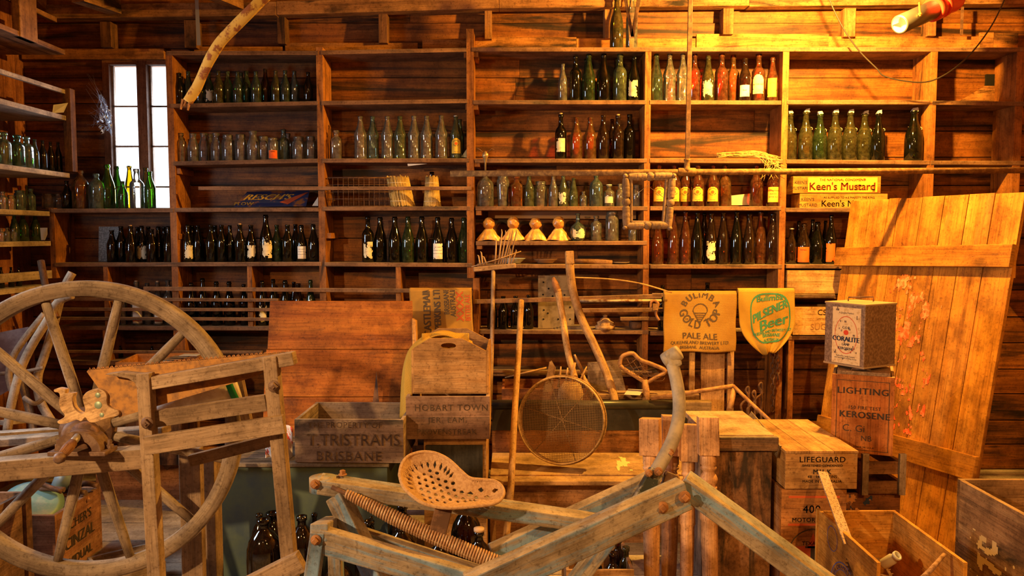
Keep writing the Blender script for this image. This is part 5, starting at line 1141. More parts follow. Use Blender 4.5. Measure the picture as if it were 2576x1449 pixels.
front_text(t, Mx, cxx, 3.36, 0, [('400', -.01, .405, .048, .01, 1.1), ('MOTOR SPIRIT', .0, .365, .026, .01, 1.1), ('TEXACO', 0, .262, .024, .01)], prn)
b = B(); b.M = Mx; fn = plane((cxx, 3.36, 0), (1, 0, 0), (0, 0, 1), .0011)
for zz in (.47, .348, .115, .065): b.face([b.P(fn(*p)) for p in ((-.11, zz), (.11, zz), (.11, zz + .010), (-.11, zz + .010))], [(0, 0)] * 4)
st = [(math.cos(PI / 2 + k * PI / 5) * (.088 if k % 2 == 0 else .036), .23 + math.sin(PI / 2 + k * PI / 5) * (.088 if k % 2 == 0 else .036)) for k in range(10)]
b.face([b.P(fn(*p)) for p in st], [(0, 0)] * 10); b.build('red_star_print', rp_, t)
b = B(); b.M = Mx; fn = plane((cxx, 3.36, 0), (1, 0, 0), (0, 0, 1), .0016)
b.text('T', lambda x, y: fn(x, y + .19), .10, .05)
for i in range(40):
    P_ = lambda k, r_: b.P(fn(math.cos(k * PI / 20) * r_, .23 + math.sin(k * PI / 20) * r_)); b.face([P_(i, .105), P_(i + 1, .105), P_(i + 1, .1), P_(i, .1)], [(0, 0)] * 4)
b.build('ring_and_letter_print', prn, t)
t, Mx = crate('labelled_box', 'dark box with torn blue label on the floor under slatted crate', 'box', 1.48, 1.80, 3.62, 3.98, 0, .405, wood('dark_red_box', (.28, .11, .045), (.16, .06, .025), stain=.2), th=.015, rows=1)
b = B(); b.M = Mx; b.grid(lambda u, v: (1.49 + .18 * u, 3.6185, .25 + .15 * v), 30, 26, keep=lambda u, v: noise.noise(Vector((u * 4, v * 4, 8))) + .5 * noise.noise(Vector((u * 12, v * 12, 1))) > .02)
b.build('torn_label', plain('blue_print_label', (.02, .03, .08), .8, col2=(.5, .22, .08), scale=30, lo=.48, hi=.55), t)
t, Mx = crate('slatted_crate', 'dark slatted crate holding up the LIGHTING KEROSENE box', 'crate', xat(2182, 3.6), xat(2295, 3.6), 3.6, 4.02, .408, .592, wood('dark_slats', (.22, .10, .045), (.10, .045, .02), (.3, .15, .07), stain=.3), th=.02, rows=2, slat=True)
for xx in (xat(2182, 3.6) + .001, xat(2295, 3.6) - .031): B().box(xx, xx + .03, 3.58, 3.6, .408, .60, 2).build('corner_post', oldw, t, bevel=.002)
# kerosene box and tins
kw = wood('kerosene_box_wood', (.58, .19, .04), (.42, .12, .02), (.64, .25, .06), gs=(1.2, 22), rough=.5)
kx0 = W(2094, 950, 3.66).x; kx1 = kx0 + .262; KY = 3.66
t, Mx = crate('kerosene_box', 'upright open box printed LIGHTING KEROSENE, rust tin inside', 'box', kx0, kx1, KY, KY + .36, .596, .958, kw, th=.013, rows=1, rot=-.42, m_side=cratew, pivot=(kx0, KY))
for p in t.children:
    if p.name.startswith('front_panel'):
        p.data.uv_layers[0].data.foreach_set('uv', [c for l in p.data.uv_layers[0].data for c in (l.uv[1], l.uv[0])])
kc = (kx0 + kx1) / 2
front_text(t, Mx, kc, KY, .596, [('LIGHTING', 0, .275, .042, .03, 1.1, 1.05), ('150 FIRE TEST', 0.01, .205, .022, .015, 1.1, .95), ('KEROSENE', 0.01, .165, .042, .04, 1.1, .98), ('C. Gi', -.035, .10, .045, 0), ('NB', .02, .06, .035, .0), ('MADE IN U.S.A', .01, .026, .012, .01, 1.1)], prn)
b = B(); b.M = Mx; fn = plane((kc, KY, .596), (1, 0, 0), (0, 0, 1), .0012); hw = (kx1 - kx0) / 2 - .02
for (xa, za, xb, zb_) in ((-hw, .015, hw, .0175), (-hw, .335, hw, .3375), (-hw, .015, -hw + .0025, .3375), (hw - .0025, .015, hw, .3375)): b.face([b.P(fn(xa, za)), b.P(fn(xb, za)), b.P(fn(xb, zb_)), b.P(fn(xa, zb_))], [(0, 0)] * 4)
b.build('printed_border', prn, t)
tinm = plain('speckled_rusty_tin', (.16, .09, .05), .55, .35, col2=(.34, .21, .12), scale=90, bump=.3, lo=.4, hi=.65)
b = B(); b.M = Mx; b.box(kx0 + .018, kx1 - .018, KY + .02, KY + .33, .61, .972); t = b.build('rusty_tin', tinm, bevel=.004); tag(t, 'square rusty tin sitting inside the upright kerosene box', 'tin')
B().tube([b.M @ Vector(p) for p in ((kc - .05, KY + .04, .972), (kc - .05, KY + .04, .98), (kc + .03, KY + .04, .98), (kc + .03, KY + .04, .972))], .003, 6).build('handle', rustd, t)
# coralite tin (turned)
F0 = W(2173, 928, 3.62); th_ = math.radians(61); s_ = .222
dl = Vector((-math.cos(th_), math.sin(th_), 0)) * s_; dr2 = Vector((math.sin(th_), math.cos(th_), 0)) * s_
z0, z1 = .984, zat(768, 3.62); F0.z = z0
t = thing('kerosene_tin', 'square rusty kerosene tin with oval paper label standing on top', 'tin', F0 + (dl + dr2) / 2)
f2 = F0.copy(); hv = Vector((0, 0, z1 - z0))
B().hexa([f2 + dl, f2, f2 + dr2, f2 + dl + dr2, f2 + dl + hv, f2 + hv, f2 + dr2 + hv, f2 + dl + dr2 + hv]).build('tin_body', tinm, t, bevel=.004)
b = B(); e = .006
for zz in (0, z1 - z0 - .006):
    o_ = Vector((0, 0, zz)); k = 1.02; c_ = f2 + (dl + dr2) / 2
    cs = [c_ + (p - c_) * k + o_ for p in (f2 + dl, f2, f2 + dr2, f2 + dl + dr2)]; b.hexa(cs + [p + Vector((0, 0, e + .003)) for p in cs])
b.build('rims', plain('dusty_rim', (.34, .22, .12), .8), t, bevel=.002)
top = f2 + hv + Vector((0, 0, .006)); b = B(); cc = top + (dl + dr2) * .5; a_ = (dr2 - dl).normalized()
b.tube([cc - a_ * .055, cc - a_ * .055 + Vector((0, 0, .018)), cc + a_ * .055 + Vector((0, 0, .022)), cc + a_ * .055], .0035, 8); b.build('wire_handle', rustd, t)
ux = -dl.normalized(); fn = plane(f2 + dl, ux, (0, 0, 1), .0008); hh = z1 - z0
b = B(); b.grid(lambda u, v: fn(.045 + .155 * u, .012 + (hh - .03) * v), 26, 30, keep=lambda u, v: noise.noise(Vector((u * 11, v * 14, 3))) < .42 or abs(u - .5) > .42)
b.build('paper_label', plain('tin_label', (.72, .52, .28), .8, col2=(.45, .26, .1), scale=60, lo=.5, hi=.7), t)
fn = plane(f2 + dl, ux, (0, 0, 1), .0018); mx_ = .122
b = B(); [b.text(s, lambda x, y: fn(x + mx_, y + yy * hh), q, bo) for s, yy, q, bo in (('CORALITE', .40, .032, .05), ('LAMP', .33, .017, .03), ('KEROSENE', .265, .018, .03), ('C.O.R', .60, .016, .03), ('A Quality Product', .84, .011, 0), ('Refined for lamps heaters', .15, .010, 0), ('and household cooking stoves', .12, .010, 0))]; b.build('lettering', blueink, t)
b = B()
for i in range(40):
    P_ = lambda k, q: b.P(fn(mx_ + math.cos(k * PI / 20) * .062 * q, hh * .50 + math.sin(k * PI / 20) * hh * .30 * q)); b.face([P_(i, 1), P_(i + 1, 1), P_(i + 1, .965), P_(i, .965)], [(0, 0)] * 4)
b.grid(lambda u, v: fn(mx_ + math.cos(u * 2 * PI) * v * .014, hh * .54 + math.sin(u * 2 * PI) * v * .012), 12, 1)
b.build('red_print', redink, t)
# leaning ledged door
TL, TR = Vector((2.115, 5.0, 1.81)), Vector((2.50, 3.90, 1.81)); BL, BR = Vector((1.89, 4.95, 0)), Vector((2.245, 3.87, 0))
t = thing('ledged_door', 'big ledged plank door with flaking orange paint leaning at right', 'door', (BL + BR) / 2)
dw = wood('door_planks', (.52, .215, .025), (.36, .125, .013), (.60, .28, .04), gs=(.7, 14), rough=.6, stain=.08, stainc=(.25, .1, .03), bump=.35)
nrm = (TR - TL).cross(BL - TL).normalized(); nrm = nrm if nrm.x > 0 else -nrm
xs = [0, .055, .14, .265, .33, .475, .60, .73, .86, 1.0]
for u0, u1 in zip(xs, xs[1:]):
    g = .0018; b = B(); dzt = U(-.003, .003)
    A_ = [BL.lerp(BR, u0 + g), BL.lerp(BR, u1 - g), TL.lerp(TR, u1 - g) + Vector((0, 0, dzt)), TL.lerp(TR, u0 + g) + Vector((0, 0, dzt))]
    b.hexa([A_[0], A_[1], A_[1] + nrm * .022, A_[0] + nrm * .022, A_[3], A_[2], A_[2] + nrm * .022, A_[3] + nrm * .022], 2); b.build('plank', dw, t, bevel=.0015)
for va, vb, ex in ((.775, .838, .035), (.19, .258, -.0), ):
    p = lambda u, v: BL.lerp(BR, u).lerp(TL.lerp(TR, u), v)
    u0, u1 = -ex, 1.0; q = [p(u0, va), p(u1, va + .02), p(u1, vb + .02), p(u0, vb)]
    B().hexa([q[0] - nrm * .026, q[1] - nrm * .026, q[1] - nrm * .001, q[0] - nrm * .001, q[3] - nrm * .026, q[2] - nrm * .026, q[2] - nrm * .001, q[3] - nrm * .001], 0).build('ledge', dw, t, bevel=.003)
b = B(); p = lambda u, v: BL.lerp(BR, u).lerp(TL.lerp(TR, u), v) - nrm * .0012
b.grid(lambda u, v: p(.36 + .32 * u, .28 + .48 * v), 80, 120, keep=lambda u, v: noise.noise(Vector((u * 6, v * 9, 4))) + .7 * noise.noise(Vector((u * 20, v * 30, 9))) - .55 * abs(u - .42 + .08 * math.sin(v * 7)) > .16 and abs((xs and (.36 + .32 * u) % .13)) > .004)
b.build('flaking_paint', plain('orange_paint', (.92, .11, .02), .6, col2=(.88, .30, .12), scale=30), t)
# big box bottom right, small open box, blade and bits
t, Mx = crate('large_open_box', 'large open paint spattered box in the bottom right corner', 'box', 1.925, 2.62, 2.3, 3.38, 0, .55, wood('spattered_box', (.34, .18, .075), (.16, .08, .035), (.46, .28, .13), gs=(1.2, 24), stain=.25, paint=(.55, .45, .3), paintf=.0, dust=.2), th=.02, rows=2)
b = B(); b.grid(lambda u, v: (1.9235, 3.02 + .25 * u, .22 + .16 * v), 26, 22, keep=lambda u, v: noise.noise(Vector((u * 5, v * 5, 1))) - .9 * abs(u - .5) - .6 * abs(v - .5) > -.18)
for i in range(26):
    y_, z_ = U(2.7, 3.3), U(.05, .4); r_ = U(.002, .007); b.grid(lambda u, v: (1.9232, y_ + math.cos(u * 2 * PI) * v * r_, z_ + math.sin(u * 2 * PI) * v * r_), 8, 1)
b.build('paint_splashes', plain('cream_paint', (.7, .52, .25), .6), t)
ow = wood('creamery_box_wood', (.60, .28, .045), (.46, .19, .03), (.68, .36, .08), gs=(1.2, 22), knots=False, rough=.5)
ox0, ox1, oy0, oy1, oz = 1.285, 1.605, 2.72, 3.27, .45
t, Mx = crate('butter_box', 'open pine box with blue PURE CREAMERY stamp, junk inside', 'box', ox0, ox1, oy0, oy1, .0, oz, ow, th=.014, rows=1, front_h=.38)
B().box(ox0 - .006, ox0 + .014, oy1 - .002, oy1 + .012, 0, oz + .002, 2).build('corner_batten', ow, t)
fn = plane((ox0, 3.0, .2), (0, -1, 0), (0, 0, 1), .0012)
bi = plain('blue_stamp', (.10, .12, .35), .9); b = B(); R0 = .13
for i in range(56):
    P_ = lambda k, q: b.P(fn(math.cos(k * PI / 28) * R0 * q + .0, math.sin(k * PI / 28) * R0 * q)); b.face([P_(i, 1), P_(i + 1, 1), P_(i + 1, .965), P_(i, .965)], [(0, 0)] * 4); b.face([P_(i, .78), P_(i + 1, .78), P_(i + 1, .76), P_(i, .76)], [(0, 0)] * 4)
    Q_ = lambda k, q: b.P(fn(math.cos(k * PI / 28) * .05 * q - .12, .185 + math.sin(k * PI / 28) * .05 * q)); b.face([Q_(i, 1), Q_(i + 1, 1), Q_(i + 1, .95), Q_(i, .95)], [(0, 0)] * 4)
b.arctext('PURE CREAMERY BUTTER', lambda x, y: fn(x, y), R0 * .81, R0 * .15, 90, .02, gap=.16).text('AUSTRALIA', lambda x, y: fn(x, y), .028, .03)
b.build('round_stamp', bi, t)
t = B().beam(W(2069, 1187, 3.3), W(2136, 1370, 2.98), .040, .006, up=(0, 1, 0)).build('rusty_scraper', plain('pitted_blade', (.50, .34, .22), .7, .1, col2=(.16, .10, .07), scale=160, lo=.5, hi=.62)); tag(t, 'pitted rusty flat bar standing in the pine box', 'flat bar')
t = B().lathe([(0, 0), (.018, 0), (.02, .005), (.02, .05), (.014, .06), (.014, .065), (.018, .068), (.018, .078), (.012, .078), (.011, .06)], W(2222, 1420, 2.95), (.35, -.5, .6), n=20).build('stoneware_bottle_neck', plain('grey_stoneware', (.5, .48, .42), .4)); tag(t, 'grey stoneware bottle neck lying in the pine box', 'bottle')
t = thing('sprocket_chainring', 'dark toothed iron wheel lying inside the pine box', 'toothed wheel', W(2190, 1420, 2.95)); o = W(2190, 1440, 2.95); ax = Vector((.2, -.5, .8)).normalized()
B().lathe([(.075, -.002), (.088, -.002), (.088, .002), (.075, .002), (.075, -.002)], o, ax, n=40).build('ring', rustd, t)
up_ = Vector((1, 0, -.25)).normalized(); s2 = ax.cross(up_)
b = B()
for k in range(32): a = k * PI / 16; d = up_ * math.cos(a) + s2 * math.sin(a); b.beam(o + d * .086, o + d * .096, .006, .004, up=ax, w1=.002)
b.build('teeth', rustd, t); b = B()
for k in range(5): a = k * 2 * PI / 5; d = up_ * math.cos(a) + s2 * math.sin(a); b.beam(o, o + d * .078, .008, .004, up=ax)
b.build('spokes', rustd, t)
t = B().tube([W(2375, 1395, 2.78), W(2345, 1430, 2.72), W(2300, 1475, 2.65)], [.007, .009, .010], 10).build('knobbly_stick', plain('stick', (.4, .24, .15), .8, col2=(.2, .1, .05), scale=50)); tag(t, 'short knobbly stick resting on the pine box edge', 'stick')
t = B().tube([W(2424, 1428, 2.85), W(2395, 1470, 2.8)], [.012, .007], 10).build('pale_bone_handle', plain('bone', (.5, .42, .32), .5)); tag(t, 'pale bone like handle between pine box and large box', 'handle')
# ================================================= THE FOREGROUND
wheelw = wood('weathered_wheel_wood', (.255, .185, .130), (.15, .10, .068), (.36, .275, .20), gs=(1.6, 24), knots=False, dust=.3, dustc=(.40, .32, .23), rough=.8)
YWH = 3.0
hub = W(222, 1083, YWH); RO = S(383, YWH); tilt = Vector((.10, -1, .02)).normalized()
wup = (Vector((0, 0, 1)) - tilt * tilt.z).normalized(); wsd = tilt.cross(wup); wsd = wsd if wsd.x > 0 else -wsd
t = thing('cart_wheel', 'large spoked wooden wheel mounted upright on a frame at left', 'wheel', W(222, 1449, YWH))
ww = .058
b = B(); prof = [(RO - ww, -.028), (RO - .008, -.03), (RO, -.022), (RO, .022), (RO - .008, .03), (RO - ww, .028), (RO - ww, -.028)]
b.lathe(prof, hub, tilt, n=96); rim = b.build('rim', wheelw, t)
me = rim.data; ul = me.uv_layers[0].data
for p in me.polygons:
    for li in p.loop_indices:
        co = me.vertices[me.loops[li].vertex_index].co + wloc(t) - hub; a = math.atan2(co.dot(wup), co.dot(wsd)); ul[li].uv = (a * RO, co.length + co.dot(tilt))
for k in range(12):
    a = math.radians(16 + 30 * k); d = wsd * math.cos(a) + wup * math.sin(a)
    p0 = hub + d * .07; p1 = hub + d * (RO - ww + .01); B().tube([p0, p0.lerp(p1, .3), p0.lerp(p1, .75), p1], [.017, .0205, .019, .016], 12).build('spoke', wheelw, t)
ir = plain('brown_cast_iron', (.13, .07, .045), .6, .2, col2=(.21, .125, .08), scale=30, bump=.3)
B().lathe([(0, -.09), (.035, -.09), (.05, -.085), (.055, -.05), (.09, -.045), (.095, -.02), (.095, .03), (.06, .035), (.055, .07), (.06, .075), (.06, .09), (.045, .10), (.02, .105), (0, .105)], hub, tilt, n=32).build('hub', ir, t)
# axle with crank
t = thing('crank_handle', 'iron crank axle with dark wooden grip in front of wheel hub', 'crank', hub + tilt * .3)
a0 = hub + tilt * .1; a1 = W(196, 1098, 2.74); a2 = W(150, 1152, 2.62)
B().tube([a0, a1], .017, 12).build('axle', ir, t)
B().tube([a1 + Vector((.0, .0, 0)), a1.lerp(a2, .35)], .013, 12).build('pin', plain('pale_axle', (.30, .24, .19), .5, .4), t)
B().tube([a1.lerp(a2, .30), a1.lerp(a2, .55), a1.lerp(a2, .9)], [.016, .019, .015], 12).build('grip', darkwood, t)
B().lathe([(0, -.02), (.014, -.014), (.02, 0), (.014, .014), (0, .02)], a2, (a2 - a1), n=14).build('end_knob', ir, t)
# the frame beams
fb = wood('frame_beam', (0.264, 0.160, 0.088), (0.152, 0.088, 0.048), (0.360, 0.240, 0.144), gs=(1.2, 26), dust=.5, dustc=(.42, .36, .28))
t = thing('wheel_frame', 'heavy brown timber frame beams carrying the wheel axle', 'frame', W(200, 1449, 2.8))
B().beam(W(-260, 1203, 2.74), W(385, 1146, 2.86), .08, S(52, 2.8)).build('front_beam', fb, t, bevel=.004)
B().beam(W(-260, 1130, 3.42), W(420, 1080, 3.35), .08, S(20, 3.4)).build('rear_beam', fb, t, bevel=.004)
for a, c, w in ((W(-150, 1220, 2.8), W(-150, 1220, 2.8), 0), ):
    B().box(a.x - .05, a.x + .05, 2.75, 2.87, 0, a.z, 2).build('leg', fb, t)
B().box(xat(432, 3.14), xat(488, 3.14), 3.14, 3.18, 0, zat(1128, 3.14), 2).build('wide_post', fb, t, bevel=.004)
B().box(xat(494, 3.3), xat(524, 3.3), 3.3, 3.38, 0, zat(1150, 3.3), 2).build('leg', fb, t, bevel=.003)
# bearing block
t = thing('bearing_block', 'arched brown iron bearing block bolted on the front beam', 'bearing', W(192, 1140, 2.82))
b = B(); o = W(195, 1138, 2.74); r1, r0 = S(58, 2.8), S(36, 2.8); n = 20
for s_ in (0,):
    q = [(r1 * math.cos(PI * k / n), r1 * .92 * math.sin(PI * k / n)) for k in range(n + 1)] + [(r0 * math.cos(PI * k / n), r0 * .85 * math.sin(PI * k / n)) for k in range(n, -1, -1)]
    for k in range(n):
        aa = [q[k], q[k + 1], q[2 * n - k], q[2 * n + 1 - k]]; pts = [o + Vector((x, 0, z)) for x, z in aa]; b.hexa([pts[0], pts[1], pts[1] + Vector((0, .07, 0)), pts[0] + Vector((0, .07, 0)), pts[3], pts[2], pts[2] + Vector((0, .07, 0)), pts[3] + Vector((0, .07, 0))])
b.build('arched_cap', ir, t); B().box(o.x - r1 * 1.25, o.x + r1 * 1.25, 2.73, 2.82, o.z - .012, o.z + .004).build('base_plate', ir, t, bevel=.003)
for dx in (-1.12, 1.12): B().lathe([(0, 0), (.014, 0), (.014, .012), (.008, .014), (.008, .03), (0, .03)], o + Vector((dx * r1, .045, .004)), n=6).build('bolt', ir, t)
B().lathe([(0, 0), (r0 * 1.0, 0), (r0 * 1.0, .03), (0, .03)], o + Vector((0, .07, .045)), (0, -1, .0), n=26).build('bearing_shell', rustd, t)
# saw stand
sw = wood('saw_stand_wood', (.32, .215, .135), (.19, .12, .07), (.42, .30, .20), gs=(1.4, 26), dust=.3, dustc=(.40, .28, .16))
YS = 2.55
t = thing('saw_vice_stand', 'tall weathered wooden saw vice stand with two posts and slats', 'saw stand', W(550, 1449, YS))
B().beam(W(366, 938, YS + .02), W(400, 1560, YS - .02), S(34, YS), .045, up=(0, 1, 0)).build('post', sw, t, bevel=.004)
B().beam(W(682, 896, YS + .02), W(742, 1560, YS - .02), S(36, YS), .045, up=(0, 1, 0)).build('post', sw, t, bevel=.004)
B().beam(W(352, 968, YS + .03), W(742, 900, YS + .03), .05, S(33, YS), w1=.05).build('front_jaw', sw, t, bevel=.003)
B().prism([W(262, 942, YS + .005), W(292, 947, YS + .005), W(322, 953, YS + .005), W(338, 963, YS + .005), W(342, 974, YS + .005), W(356, 974, YS + .005), W(356, 942, YS + .005), W(300, 937, YS + .005)], (0, .04, 0)).build('jaw_tip', sw, t, bevel=.003)
B().beam(W(388, 1054, YS + .035), W(672, 1012, YS + .035), .03, S(42, YS)).build('slat', sw, t, bevel=.002)
B().beam(W(366, 1121, YS - .035), W(716, 1066, YS - .035), .026, S(46, YS)).build('slat', sw, t, bevel=.002)
B().beam(W(600, 1490, YS - .05), W(760, 1410, YS - .05), .04, S(52, YS)).build('foot_rail', sw, t, bevel=.003)
B().beam(W(480, 1158, YS + .12), W(690, 1105, YS + .12), .03, S(30, YS)).build('rear_rail', fb, t)
B().beam(W(596, 935, YS + .37), W(622, 1060, YS + .37), S(26, YS), .03, up=(0, 1, 0)).build('rear_upright', sw, t)
for px, py in ((371, 1064), (690, 972)): B().lathe([(0, 0), (.014, 0), (.014, .014), (.006, .016), (.006, .02), (0, .02)], W(px, py, YS - .025), (0, -1, 0), n=4).lathe([(0, 0), (.02, 0), (.02, .003), (0, .003)], W(px, py, YS - .023), (0, -1, 0), n=16).build('bolt', ir, t)
# hand saw
t = thing('hand_saw', 'rusty hand saw clamped teeth up with carved wooden handle', 'saw', W(300, 1068, YS))
YB_ = YS + .055
blade = [(300, 1050), (218, 935), (222, 930), (735, 884), (738, 898), (640, 948)]
b = B(); b.prism([W(*p, YB_) for p in blade], (0, .0022, 0)); b.build('blade', plain('orange_rust', (.42, .20, .055), .8, .1, col2=(.22, .11, .05), scale=34, bump=.35, lo=.45, hi=.62, detail=10), t)
b = B(); n_t = 90
for k in range(n_t):
    f = k / n_t; x_ = 224 + (735 - 224) * f; y_ = 930 - 46 * f; b.prism([W(x_, y_ + 1, YB_), W(x_ + 5, y_ + .5, YB_), W(x_ + (4.5 if k % 2 else 1), y_ - 5.5, YB_)], (0, .0022, 0))
b.build('teeth', rust, t)
hp = [(135, 980), (146, 977), (163, 981), (164, 990), (184, 990), (182, 1002), (184, 1022), (195, 1036), (208, 1041), (214, 1030), (209, 1012), (208, 998), (220, 985), (240, 979), (258, 982), (268, 994), (268, 1010), (272, 1022), (284, 1029), (297, 1034), (297, 1046), (270, 1052), (236, 1063), (222, 1060), (214, 1050), (204, 1060), (192, 1056), (172, 1064), (150, 1067), (144, 1060), (158, 1052), (162, 1044), (152, 1030), (148, 1012), (150, 996), (146, 988), (136, 986)]
hq_ = cat_curve([W(a, c, YB_ - .012) for a, c in hp + hp[:1]], 3)[:-1]
b = B(); b.prism(hq_, (0, .026, 0), smooth=True); b.build('handle', wood('saw_handle_wood', (.62, .40, .20), (.46, .27, .12), (.72, .50, .28), gs=(3, 20), knots=False, rough=.5), t, bevel=.004)
for px, py, r_ in ((246, 994, 7), (247, 1019, 10), (256, 1044, 6)): B().lathe([(0, .0012), (S(r_, YS) * .92, .0012), (S(r_, YS), .0), (S(r_, YS), -.001)], W(px, py, YB_ - .0122), (0, -1, 0), n=20).build('saw_screw', plain('green_brass', (.28, .36, .26), .5, .4), t)
# white funnel bag with green band
t = thing('paper_lampshade', 'dusty cream paper cone with green band behind the saw stand', 'paper cone', W(500, 1000, 3.0))
a, c = W(392, 1036, 2.74), W(592, 960, 2.82); pc_ = plain('dusty_cream_paper', (.62, .56, .46), .8, col2=(.45, .37, .27), scale=14)
B().lathe([(.015, 0), (.05, .08), (.066, (c - a).length * .6), (.072, (c - a).length), (.0, (c - a).length + .004)], a, c - a, n=30).build('cone', pc_, t)
B().lathe([(.0715, (c - a).length * .9), (.0735, (c - a).length * .9), (.0735, (c - a).length * .985), (.0715, (c - a).length * .985)], a, c - a, n=30).build('green_band', plain('green_band', (.01, .22, .06), .6), t)
# blue grey jack machine: see photo foreground
bg = wood('worn_blue_timber', (.30, .25, .20), (.17, .135, .105), (.42, .36, .29), gs=(1.2, 24), paint=(.13, .25, .42), paintf=.47, paints=(1.3, 12), dust=.45, dustc=(.52, .38, .22), knots=False, bump=.35)
t = thing('machine_frame', 'blue grey timber machine frame with iron seat and coil spring in foreground', 'machine frame', W(1300, 1500, 2.3))
# seat beam (top face visible)
def bar(name, a, c, w, h, **k): return B().beam(W(*a), W(*c), w, h, **k).build(name, bg, t, bevel=.004)
bar('seat_beam', (803, 1216, 2.42), (1520, 1319, 2.5), .085, .045)
B().lathe([(0, -.0215), (.041, -.0215), (.041, .0215), (0, .0215)], W(812, 1217, 2.42), (0, 0, 1), n=24).build('beam_end', bg, t)
bar('long_brace', (1180, 1486, 2.14), (1722, 1240, 2.32), .055, .09)
bar('long_brace', (1240, 1400, 2.5), (1640, 1215, 2.62), .05, .075)
bar('rear_leg', (1718, 1212, 2.36), (2110, 1500, 2.2), .085, .062)
bar('lower_rail', (800, 1354, 2.2), (1240, 1482, 2.2), .045, .07)
bar('lower_rail', (838, 1328, 2.42), (1270, 1470, 2.40), .045, .055)
bar('end_rail', (802, 1340, 2.18), (838, 1318, 2.46), .05, .05)
bar('front_leg', (803, 1335, 2.2), (770, 1560, 2.16), .04, .05, up=(0, 1, 0))
bar('front_leg', (842, 1330, 2.42), (850, 1560, 2.42), .04, .05, up=(0, 1, 0))
bar('cross_leg', (848, 1245, 2.41), (985, 1530, 2.30), .062, .05, up=(.45, 1, 0))
bar('cross_leg', (1530, 1355, 2.55), (1420, 1500, 2.5), .055, .04, up=(0, 1, 0))
def boltm(px, py, Y, r_=.013, ax=(0, -1, 0)):
    o = W(px, py, Y); B().lathe([(0, 0), (r_ * 1.5, 0), (r_ * 1.5, .003), (0, .003)], o, ax, n=18).lathe([(0, .003), (r_, .003), (r_, .014), (r_ * .8, .016), (0, .016)], o, ax, n=4).build('bolt', rust, t)
boltm(793, 1218, 2.375, .010); boltm(795, 1358, 2.172, .010); boltm(1666, 1276, 2.27, .012); boltm(1722, 1250, 2.27, .012)
boltm(1722, 1250, 2.28, .015) if False else None
boltm(862, 1195, 2.45, .009, (0, 0, 1))
boltm(1686, 1138, 2.455, .008)
# curved arm
pts = pxpath([(1688, 905, 2.62), (1700, 950, 2.6), (1708, 1000, 2.58), (1707, 1050, 2.55), (1695, 1100, 2.5), (1672, 1148, 2.46), (1648, 1190, 2.43)], k=5)
ga = plain('dusty_grey_iron', (.40, .33, .25), .65, .15, col2=(.24, .21, .18), scale=14, lo=.45, hi=.65, bump=.3)
b = B(); b.tube(pts, [.0215] * len(pts), 14, flat=1.0).build('curved_arm', ga, t)
B().lathe([(0, -.03), (.024, -.03), (.026, -.02), (.026, .02), (.024, .03), (0, .03)], W(1690, 897, 2.62), (.7, -.3, .5), n=18).build('knuckle', ga, t); B().beam(W(1683, 882, 2.62), W(1702, 925, 2.61), .045, .04, up=(0, 1, 0)).build('arm_cap', ga, t, bevel=.012)
B().beam(W(1652, 1185, 2.40), W(1560, 1330, 2.36), .048, .03, up=(0, 1, 0), w1=.03).build('arm_bracket', plain('black_paint_iron', (.035, .04, .035), .45, .2, col2=(.30, .26, .2), scale=16, lo=.5, hi=.6), t, bevel=.004)
B().beam(W(1690, 1190, 2.42), W(1665, 1265, 2.40), .04, .03, up=(0, 1, 0)).build('side_bracket', ir, t, bevel=.006)
boltm(1632, 1190, 2.37, .008); boltm(1656, 1186, 2.37, .009)
# coil spring
a, c = W(872, 1242, 2.36), W(1345, 1452, 2.28)
L_ = (c - a).length; dr_ = (c - a).normalized(); up_ = (Vector((0, 0, 1)) - dr_ * dr_.z).normalized(); s2 = dr_.cross(up_)
N_ = 72; pts = []
for k in range(N_ * 14 + 1):
    f = k / (N_ * 14); ang = k / 14 * 2 * PI; r_ = .0200 - .009 * max(0, .25 - f) / .25
    pts.append(a + dr_ * (L_ * f) + (up_ * math.cos(ang) + s2 * math.sin(ang)) * r_ + Vector((0, 0, -.012 * math.sin(f * PI))))
B().tube(pts, .0036, 7).build('coil_spring', plain('spring_rust', (.40, .22, .12), .6, .3, col2=(.52, .36, .24), scale=60), t)
B().tube([a - dr_ * .05, a, c], .007, 8).build('spring_rod', rustd, t)
# tractor seat
# seat surface: grid in local (x right, y back) with bowl; outline in pixels traced at its own tilt
S0 = W(1095, 1236, 2.36)
ex = Vector((.93, -.10, -.30)).normalized(); ey = (Vector((-.22, .82, .53))); ey = (ey - ex * ey.dot(ex)).normalized(); ez = ex.cross(ey)
# outline measured on the photo, turned into seat-plane coordinates by ray-plane meeting
def seat_uv(px, py):
    d = W(px, py, 1.0) - Vector((0, 0, H)); k = (S0 - Vector((0, 0, H))).dot(ez) / d.dot(ez); p = Vector((0, 0, H)) + d * k - S0
    return p.dot(ex), p.dot(ey)
outl = [(1003, 1205), (1008, 1180), (1022, 1160), (1045, 1150), (1070, 1147), (1098, 1152), (1128, 1168), (1158, 1196), (1180, 1213), (1212, 1217), (1240, 1220), (1258, 1232), (1264, 1250), (1255, 1268), (1235, 1278), (1190, 1284), (1140, 1288), (1100, 1286), (1062, 1276), (1035, 1258), (1012, 1234)]
ol = cat_curve([Vector((*seat_uv(*p), 0)) for p in outl + outl[:1]], 6)[:-1]
cen = Vector((*seat_uv(1098, 1222), 0))
holes = []
for k in range(13):     # diamond slots round the rear rim
    f = k / 12; a = math.radians(62 + f * 150); i = min(range(len(ol)), key=lambda j: abs(((math.atan2((ol[j] - cen).y, (ol[j] - cen).x) - a + PI) % (2 * PI)) - PI)); p = cen.lerp(ol[i], .74)
    holes.append((p, .0125, .0050, math.atan2((ol[i] - cen).y, (ol[i] - cen).x), 1))
